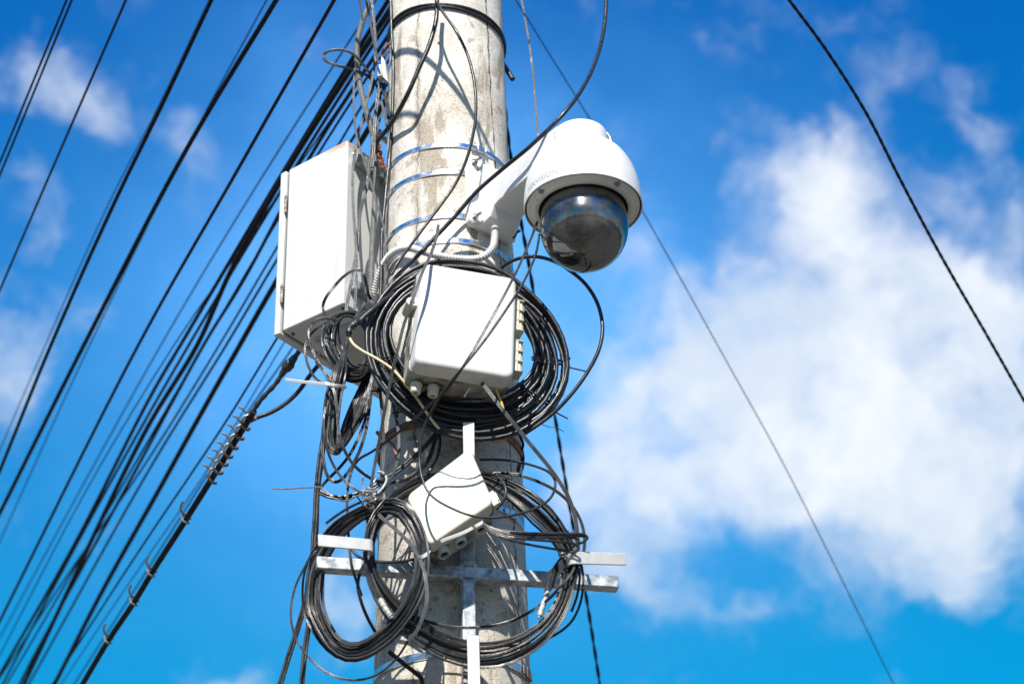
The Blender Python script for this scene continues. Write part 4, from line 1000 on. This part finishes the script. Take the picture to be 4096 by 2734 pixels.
cable('outermost loose strand hanging below the cabinet corner', Z3,
      [(330, 740), (200, 830), (110, 930), (65, 1050), (75, 1190), (110, 1310), (180, 1430), (270, 1500), (370, 1540)], (-.19, -.2, -.21, -.22), .0021, 'dull_black', FLAT2)
cable('cream insulated wire slanting across the left of the big coil', Q2,
      [(618, 690), (628, 715), (650, 748), (700, 785), (800, 840), (895, 905), (950, 965), (1000, 1025), (1050, 1090), (1100, 1165), (1150, 1235), (1185, 1275)], (-.27, -.28, -.28, -.26, -.25), .0026, 'cream_wire', None, n=10)
cable('black taped cable end bending out of the big coil towards the cream wire', Q2,
      [(900, 430), (840, 470), (780, 520), (720, 570), (690, 600), (655, 625), (630, 650), (618, 695)], (-.24, -.26, -.27, -.27), .0048, 'black_pvc', None, n=12)
t_ = tape(Q2, [(700, 595), (670, 612), (640, 630), (625, 650), (618, 690)], -.275, .0062, 'tape_black', bpy.data.objects['cable_coil'], 9)
cable('reddish brown wire bent over the pole edge below the big coil', Q3,
      [(770, 40), (795, 70), (830, 88), (860, 115), (882, 155), (892, 200), (895, 238)], (-.14, -.15, -.16), .0034, 'rusty_wire', None, n=10)
cable('thin black wire with a crimped tip poking out far to the left', Q3,
      [(135, 382), (210, 385), (300, 379), (370, 376), (425, 376), (460, 398), (500, 435), (540, 455), (590, 458), (640, 432), (690, 420), (740, 430)], (-.22, -.22, -.23, -.24), .0013, 'spiral_wire')
MB().cyl(at(*Q3(133, 382), -.22), at(*Q3(212, 385), -.22), .0023, n=10).build('crimp', 'bolt_steel', bpy.data.objects['utility_pole']) if False else None
cable('short cut wire end pointing down left above the oval coil', Q3,
      [(460, 595), (520, 550), (590, 505), (650, 475), (710, 452), (740, 440)], (-.22, -.24), .0021, 'weathered_flat', FLAT2)
cable('black cable crossing the pole diagonally from the big coil to the left tangle', Q3,
      [(1130, 50), (1060, 130), (960, 225), (850, 310), (760, 370), (650, 418), (560, 440), (480, 430), (425, 408)], (-.2, -.19, -.2, -.2), .0036, 'dull_black', FLAT2)
cable('loose thin strand sagging in a wide bow under the oval coil', Q3,
      [(440, 740), (375, 790), (325, 870), (275, 980), (248, 1110), (258, 1230), (300, 1330), (380, 1430), (470, 1500), (570, 1538), (680, 1540), (790, 1500), (890, 1410), (960, 1300), (1005, 1180), (1020, 1080)], (-.2, -.2, -.2, -.22, -.24, -.26), .0017, 'weathered_flat', FLAT2)
cable('flat grey cable lying across the front of the oval coil', Q3,
      [(718, 455), (745, 500), (800, 562), (880, 628), (955, 700), (1010, 775), (1048, 860), (1070, 960), (1072, 1070), (1045, 1170), (1010, 1250), (960, 1310)], (-.26, -.27, -.28, -.29, -.29, -.28), .0026, 'grey_flat', FLAT3)
cable('black cable running from behind the left hook to the tied side of the oval coil', Q3,
      [(610, 740), (650, 790), (720, 820), (800, 829), (900, 827), (970, 817), (1010, 808)], (-.25, -.25, -.26), .0027, 'black_pvc', None)
cable('black cable bowing across the pole inside the ring coil', Q3,
      [(960, 1120), (1010, 1160), (1100, 1196), (1250, 1224), (1400, 1222), (1550, 1197), (1700, 1130), (1820, 1045), (1905, 950), (1950, 860)], (-.21, -.2, -.2, -.19), .0022, 'dull_black', FLAT2)
cable('thin strand bulging right of the ring coil below the right hook', Q3,
      [(1990, 790), (2015, 870), (2022, 960), (2000, 1090), (1945, 1195), (1850, 1270), (1720, 1322), (1560, 1336), (1400, 1325)], (-.19, -.19, -.2, -.21), .0019, 'weathered_flat', FLAT2)
cable('black cable end drooping over the lowest steel band', Q3,
      [(840, 1370), (890, 1410), (950, 1458), (1010, 1505), (1040, 1535), (1046, 1570)], (-.2, -.17), .0033, 'dull_black', FLAT2)
cable('dark strand hanging inside the left of the ring coil', Q3,
      [(700, 830, -.25), (665, 900, -.25), (655, 980, -.25), (675, 1070, -.24), (715, 1170, -.22), (770, 1270, -.2)], None, .0024, 'dull_black', FLAT2)
cable('grey taped wire curling down the pole face towards the ivory box', Z5,
      [(1130, 80), (1100, 130), (1060, 210), (1035, 300), (1005, 390), (960, 470), (900, 540), (820, 610), (720, 670), (600, 705), (480, 715)], (-.19, -.19, -.2, -.21), .0030, 'weathered_flat', FLAT2)
cable('thin black wire beside the taped wire on the pole face', Z5,
      [(1125, 110), (1132, 200), (1120, 310), (1085, 420), (1040, 500), (1000, 570)], (-.19, -.2), .0026, 'dull_black', None)
cable('pair of pale wire tails dangling under the large box', Q2, [(1400, 985), (1370, 1030), (1340, 1075)], (-.27, -.27), .0013, 'tie_white')
cable('yellow twin wire hanging from the underside of the large box', Q2, [(1530, 1000), (1550, 1050), (1575, 1110), (1590, 1160)], (-.265, -.26), .0016, 'yellow_wire', FLAT2)
cable('yellow wire showing under the bottom of the big coil', Q2, [(1450, 1280), (1480, 1310), (1510, 1350), (1550, 1360), (1600, 1335), (1650, 1290)], (-.17, -.17), .0022, 'yellow_wire')
cable('pale twisted wire tail knotted at the top of the oval coil', Z5,
      [(270, 940), (290, 880), (350, 850), (420, 770), (455, 700), (450, 640), (410, 595), (350, 580)], (-.25, -.24, -.23), .0022, 'tape_grey')
cable('bare thin wire curling up from the knot over the oval coil', Z5,
      [(250, 910), (190, 840), (160, 740), (165, 650), (195, 600)], (-.25, -.24), .0014, 'spiral_wire')
cable('bent pale wire end sticking up out of the knot', Z5,
      [(260, 900), (280, 800), (285, 730), (310, 690), (350, 665), (390, 650)], (-.25, -.24), .0015, 'tie_white')
# knot of wrapped wire
rn = random.Random(4); P = []
kc = at(*Z5(250, 925), -.262)
for i in range(90):
    t = i * .5; P.append(kc + np.array([math.cos(t) * .011 + rn.uniform(-.004, .004), math.sin(t * 1.3) * .009 - .004, (i / 90 - .5) * .035 + math.sin(t) * .007]))
o = MB().tube(spline(P, 4), .0013, 6).build('wire_knot', 'bolt_steel'); tag(o, 'knot of pale binding wire tying cables at the top of the oval coil', 'wire knot')

# wire wound round the pole near the top, and round it below the big coil
def pole_wrap(label, F, apex, turns, r, material, rise, slope=0.0, seed=0):
    z0 = at(*F(*apex), -.14)[2]; z0 = at(*F(*apex), -prad(z0) - r)[2]; P = []; rn = random.Random(seed); n = int(60 * turns)
    for i in range(n + 1):
        a = 360 * i / 60 - 180; zz = z0 + rise * i / 60 + slope * math.sin(R_(a)) + .002 * math.sin(i * .37 + seed)
        P.append(on_pole(a, zz, r * 1.05))
    o = MB().tube(np.array(P), r, 8).build('wire_wrap', material); tag(o, label, 'wire wrap'); return o
pole_wrap('black cable wound in two turns round the top of the pole', Q1, (1210, 14), 2, .0033, 'black_pvc', -.0095, -.012)
pole_wrap('rusty dark wire bound round the pole just under the big coil', Q2, (1250, 1188), 2, .0034, 'rusty_wire', -.012, -.006, 3)

# ------------------------------------------------------------------ chain, clamp, fittings at the pole's left edge
ch = [Z2(412, 145), Z2(420, 200), Z2(430, 270), Z2(448, 345), Z2(468, 410), Z2(484, 460)]
chain = None; cp_ = [at(*q, -.03) for q in ch]
b = MB(); S = spline(cp_, 6)
for i in range(0, len(S) - 3, 3):
    c0_, c1_ = S[i], S[i + 3]; t = nrm(c1_ - c0_); sd = nrm(np.cross(t, VIEW)); nn = np.cross(sd, t)
    if (i // 3) % 2: sd = nrm(sd * .45 + nn)
    L = np.linalg.norm(c1_ - c0_) * .78; P = [(c0_ + c1_) / 2 + t * (L * math.cos(q)) + sd * (.0055 * math.sin(q)) for q in np.linspace(0, 2 * math.pi, 17)[:-1]]
    b.tube(np.array(P), .0021, 8, closed=True)
o = b.build('chain', 'rust'); tag(o, 'short rusty chain hanging between the corrugated hose and the pole', 'chain')
cl = thing('wire_clamp', 'pale plastic wire clamp hooked to the pole edge above the cabinet', 'clamp', at(*Z1(735, 720), -.03))
def face(F, pts, Y, ext, name, material, parent, rad=.004, bev=.002):
    q = [at(*F(x, y), Y) for x, y in pts]; return MB().quadbox(*q, np.asarray(ext), rad=rad, bev=bev).build(name, material, parent)
face(Z1, [(720, 790), (790, 860), (760, 640), (718, 580)], -.05, np.array([.004, .018, 0]), 'body', 'ceramic', cl, .003)
face(Z1, [(678, 800), (728, 785), (722, 668), (674, 680)], -.055, np.array([.004, .020, 0]), 'jaw', 'ceramic', cl, .003)
P = spline([at(*Z1(x, y), -.045) for x, y in ((725, 600), (728, 560), (750, 510), (775, 475), (810, 455))], 6)
b = MB().tube(P, .0026, 8); P = spline([at(*Z1(x, y), -.035) for x, y in ((745, 620), (760, 590), (785, 555), (812, 535))], 6); b.tube(P, .0026, 8)
b.build('bail', 'rust', cl)
an = thing('anchor_fitting', 'small galvanised bolt fitting at the pole edge beside the cabinet top', 'fitting', at(*Z1(720, 1420), .02))
b = MB().cyl(at(*Z1(640, 1375), .03), at(*Z1(790, 1490), .05), .007, n=12); b.build('bolt', 'bolt_steel', an)
b = MB().cyl(at(*Z1(660, 1390), .01), at(*Z1(690, 1412), .014), .013, n=8); b.build('nut', 'bolt_steel', an)
# cable stub behind the right of the pole, hanging wires at its right edge
cable('cut black cable stub pointing down behind the upper right of the pole', Q1, [(1540, 330), (1590, 410), (1625, 465), (1645, 497)], (.10, .08), .0058, 'black_pvc', None, front=False, n=12)
cable('wavy black wires hanging down the right edge of the pole below the big coil', Q2,
      [(1640, 1250, -.10), (1690, 1320, -.05), (1710, 1370, -.04), (1700, 1420, -.03), (1712, 1455, -.02), (1690, 1500, .0), (1680, 1540, .02)], None, .0024, 'dull_black', FLAT2)
cable('black bundle end tucked below the right hook inside the ring coil', Q3,
      [(1960, 770), (1900, 810), (1850, 880), (1825, 960), (1800, 1010)], (-.2, -.19), .0045, 'dull_black', FLAT3)
cable('thin wire loop over the right hook falling beside the bracket bar', Q3,
      [(1955, 640), (1970, 720), (1975, 800), (1960, 880), (1900, 960), (1850, 1010), (1790, 1070)], (-.22, -.24, -.24, -.21), .0018, 'grey_flat', FLAT2)
cable('thin black wire running through the right hook to the coil bottom', Q3,
      [(1925, 640), (1965, 740), (1990, 830), (2000, 920), (1985, 1030), (1950, 1130)], (-.2, -.22, -.2), .0019, 'dull_black', FLAT2)
cable('thin white wire tail curling beside the yellow wire under the big coil', Q2, [(1825, 1245), (1870, 1262), (1920, 1270), (1968, 1293)], (-.2, -.2), .0007, 'grey_flat')

# ------------------------------------------------------------------ overhead wires going away to the lower left
VPX = (-.633, .830)
def depth_along(p0, z0, p1):
    xn0, xn1 = (p0[0] - 1174.5) / 4697.9, (p1[0] - 1174.5) / 4697.9
    t = (xn0 * z0 - xn1 * z0) / (xn1 - VPX[0]); return z0 + max(0.02, t)
def overhead(label, pts, z0, dia, material='wire_black', twist=0, group='overhead wires on the left of the pole', name='overhead_wire', cat='overhead wire', ext0=.9, ext1=6.0, sag=True):
    zs = [z0]
    for q in pts[1:]: zs.append(depth_along(pts[0], z0, q))
    P = np.array([atd(*D(q[0], q[1]), z) for q, z in zip(pts, zs)])
    d0, d1 = nrm(P[0] - P[1]), nrm(P[-1] - P[-2])
    if pts[0][0] > 700: ext0 = min(ext0, .10)
    P = np.vstack([P[0] + d0 * ext0, P, P[-1] + d1 * 1.5, P[-1] + d1 * ext1 + np.array([0, 0, .03 * ext1 * 0])])
    r = dia * 1.74372 / FPX * z0 / 2
    S = spline(P, 14); b = MB()
    if twist:
        s = np.concatenate([[0], np.cumsum(np.linalg.norm(np.diff(S, axis=0), axis=1))]); n = int(s[-1] / twist * 10)
        u = np.linspace(0, s[-1], n); S = np.stack([np.interp(u, s, S[:, k]) for k in range(3)], 1); T = np.gradient(S, axis=0)
        for ph in (0, math.pi):
            Q = []
            for i in range(n):
                t = nrm(T[i]); sd = nrm(np.cross(t, VIEW)); nn = np.cross(sd, t); a = 2 * math.pi * u[i] / twist + ph
                Q.append(S[i] + (sd * math.cos(a) + nn * math.sin(a)) * r * .5)
            b.tube(np.array(Q), r * .55, 7)
    else: b.tube(S, r, 8)
    o = b.build(name, material); tag(o, label, cat, group); return o
G = 'overhead wires on the left of the pole'
overhead('leftmost overhead wire, cutting the top left corner of the sky', [(153, 0), (112, 100), (0, 372)], 4.87, 5.6)
overhead('overhead wire running close beside the leftmost one', [(165, 0), (122, 104), (0, 401)], 4.87, 5.6)
overhead('single thin overhead wire third from the left edge', [(289, 0), (158, 300), (0, 664)], 4.97, 6.2)
overhead('thick overhead wire fourth from the left, with a faint twin behind it', [(485, 0), (372, 240), (262, 466), (119, 786), (0, 1078)], 4.67, 10.1)
overhead('faint blurred wire twinned with the fourth overhead wire', [(480, 0), (366, 240), (250, 466), (106, 786), (0, 1030)], 5.50, 3.1)
overhead('thickest single overhead wire of the left sky, fifth from the left edge', [(634, 0), (426, 346), (195, 786), (0, 1175)], 4.67, 12.3)
overhead('faint blurred wire twinned with the fifth overhead wire', [(612, 0), (436, 325), (208, 786), (0, 1240)], 5.50, 3.5)
overhead('straight black overhead wire halfway between the left edge and the cabinet', [(767, 0), (545, 390), (320, 786), (0, 1422)], 4.57, 9.0)
overhead('thin bluish overhead wire just right of the halfway one', [(850, 20), (605, 400), (372, 786), (0, 1460)], 5.50, 4.2)
overhead('blurred pale wire low behind the left bundle', [(560, 560), (400, 790), (200, 1120), (0, 1500)], 5.50, 3.5, ext0=4)
overhead('wire on the left flank of the main wire bundle', [(884, 12), (640, 410), (417, 786), (350, 900), (172, 1245), (0, 1545)], 4.80, 10.4)
overhead('wire between the flank and the heart of the main bundle', [(893, 45), (680, 380), (436, 786), (290, 1040), (110, 1370), (0, 1580)], 4.90, 8.1)
overhead('fat black cable at the heart of the main wire bundle', [(880, 45), (775, 205), (666, 378), (532, 616), (455, 786), (330, 995), (55, 1568)], 4.75, 13.5)
overhead('wire on the right flank of the main wire bundle', [(905, 60), (720, 345), (560, 640), (470, 786), (310, 1080), (80, 1500), (45, 1568)], 4.95, 9.3)
overhead('wire passing behind the cabinet top, upper of the lower bundle', [(885, 150), (760, 360), (635, 568), (506, 786), (332, 1065), (157, 1315), (0, 1552)], 5.15, 5.8)
overhead('second wire of the lower bundle behind the cabinet', [(890, 190), (770, 380), (634, 598), (522, 786), (349, 1065), (85, 1534)], 5.10, 6.9)
overhead('fat cable of the lower bundle leaving the cabinet edge', [(885, 230), (770, 420), (631, 650), (553, 786), (452, 965), (369, 1115), (240, 1345), (125, 1568)], 4.95, 13.9)
overhead('thin straight wire just above the wire wrapped cable', [(720, 640), (629, 786), (519, 965), (314, 1270), (120, 1568)], 4.95, 5.6)
overhead('bluish blurred wire hugging the wire wrapped cable', [(730, 660), (649, 790), (480, 1070), (280, 1360), (140, 1568)], 5.50, 3.1)
overhead('second bluish wire hugging the wire wrapped cable', [(745, 690), (666, 805), (575, 935), (500, 1050), (310, 1350), (170, 1568)], 5.85, 4.5)
overhead('thin black wire filling the gap above the lower bundle', [(880, 120), (760, 305), (640, 500), (495, 745), (320, 1045), (120, 1390), (15, 1568)], 4.8, 6)
# heavy cable with spiral dead end and spacers
pts = [(575, 955), (529, 1028), (489, 1092), (424, 1195), (349, 1312), (309, 1378), (250, 1466), (188, 1570)]
hv = overhead('heavy black drop cable wrapped with a wire spiral, lower left of the cabinet', pts, 4.35, 15, 'wire_black', name='drop_cable', cat='drop cable', group=None, ext0=.02, sag=False)
def hv_at(p): return atd(*D(p[0], p[1]), depth_along(pts[0], 4.35, p) if p != pts[0] else 4.35)
HP = [atd(*D(q[0], q[1]), 4.35 if i == 0 else depth_along(pts[0], 4.35, q)) for i, q in enumerate(pts)]
HS = spline(HP, 40)
def helix(S, r0, turns, rw, name, material, parent, r1=None):
    P = []; n = turns * 18
    for i in range(n + 1):
        k = i / n * (len(S) - 1); i0 = int(min(k, len(S) - 2)); c = S[i0] + (S[i0 + 1] - S[i0]) * (k - i0)
        t = nrm(S[i0 + 1] - S[i0]); sd = nrm(np.cross(t, VIEW)); nn = np.cross(sd, t); a = 2 * math.pi * i / 18; r = r0 + ((r1 or r0) - r0) * i / n
        P.append(c + (sd * math.cos(a) + nn * math.sin(a)) * r)
    return MB().tube(np.array(P), rw, 7).build(name, material, parent)
helix(HS[0:84], .0120, 7, .0030, 'wire_spiral', 'spiral_wire', hv, .0135)
b = MB()
for i in range(0, 84, 11):
    t = nrm(HS[i + 1] - HS[i]); sd = nrm(np.cross(t, VIEW)); c = HS[i] - sd * .016
    if (c @ RGT) > (HS[i] @ RGT): c = HS[i] + sd * .016; 
    sgn = -1 if ((HS[i] + sd) @ RGT) > (HS[i] @ RGT) else 1
    a_ = HS[i] + sd * sgn * .012; b.tube(spline([a_, a_ + sd * sgn * .010 + UPV * .004, a_ + sd * sgn * .020 + UPV * .002], 4), .0022, 7)
b.build('spiral_end', 'spiral_wire', hv)
for i in (118, 160, 200, 240, 276):
    if i + 6 < len(HS):
        t = nrm(HS[i + 1] - HS[i]); sd = nrm(np.cross(t, VIEW)); nn = np.cross(sd, t)
        sgn = -1 if (sd @ RGT) > 0 else 1; sd = sd * sgn
        P = [HS[i] + (sd * math.cos(a) + nn * math.sin(a)) * .0125 + t * (.004 * math.sin(a)) for a in np.linspace(-2.6, 2.2, 14)]
        P += [HS[i] + sd * .015 + UPV * .010, HS[i] + sd * .015 + UPV * .024, HS[i] + sd * .009 + UPV * .034]
        MB().tube(spline(P, 3), .0026, 7).build('spacer_hook', 'spiral_wire', hv)
z1 = 4.34
sp = [(574, 952), (600, 915), (632, 880), (652, 850), (668, 830), (690, 800)]
P = spline([atd(*D(*q), z1 + .0) for q in sp], 8)
lump = lambda t: .9 + 1.3 * math.exp(-((t - .72) / .13) ** 2) + .12 * math.sin(t * 60)
o = MB().tube(P, .0056, 12, rfun=lump).build('cable_joint', 'tape_black'); tag(o, 'black taped cable joint below the cabinet, above the wire spiral', 'cable joint')
P = spline([atd(*D(*q), z1 + .02 + .03 * i / 6) for i, q in enumerate([(560, 972), (590, 957), (620, 946), (655, 925), (685, 897), (710, 862), (735, 830), (760, 790)])], 8)
o = MB().tube(P, .0048, 12).build('cable', 'dull_black'); tag(o, 'thick grey black cable curving from the wire spiral up behind the cabinet floor', 'cable')

# wires on the right
def far_wire(label, pts, z0, z1, dia, twist=0):
    P = [atd(*D(x, y), 1 / np.interp(i / (len(pts) - 1), [0, 1], [1 / z0, 1 / z1])) for i, (x, y) in enumerate(pts)]
    d0, d1 = nrm(P[0] - P[1]), nrm(P[-1] - P[-2]); P = [P[0] + d0 * 1.2] + P + [P[-1] + d1 * 1.2]
    S = spline(P, 14); r = dia * 1.74372 / FPX * z0 / 2; b = MB()
    if twist:
        s = np.concatenate([[0], np.cumsum(np.linalg.norm(np.diff(S, axis=0), axis=1))]); n = int(s[-1] / twist * 10)
        u = np.linspace(0, s[-1], n); S = np.stack([np.interp(u, s, S[:, k]) for k in range(3)], 1); T = np.gradient(S, axis=0)
        for ph in (0, math.pi):
            Q = []
            for i in range(n):
                t = nrm(T[i]); sd = nrm(np.cross(t, VIEW)); nn = np.cross(sd, t); a = 2 * math.pi * u[i] / twist + ph
                Q.append(S[i] + (sd * math.cos(a) + nn * math.sin(a)) * r * (.5 if twist > .1 else .22))
            b.tube(np.array(Q), r * (.56 if twist > .1 else .78), 7)
    else: b.tube(S, r, 8)
    o = b.build('overhead_wire', 'wire_black'); tag(o, label, 'overhead wire'); return o
far_wire('twisted black wire sagging through the empty sky at the far right', [(1810, 0), (1893, 112), (1985, 256), (2060, 402), (2130, 535), (2190, 642), (2260, 762), (2349, 918)], 4.7, 5.2, 8.5, .05)
far_wire('thin blue looking wire passing behind the camera down to the lower right', [(1183, 0), (1270, 140), (1360, 285), (1480, 495), (1562, 640), (1662, 820), (1790, 1050), (1892, 1250), (2050, 1568)], 5.6, 6.3, 2.7)
far_wire('twisted black cable falling behind the right side of the pole', [(1150, 160), (1165, 310), (1190, 480), (1212, 600), (1240, 770), (1272, 950), (1310, 1180), (1345, 1370), (1376, 1568)], 5.0, 5.8, 9.5, .12)
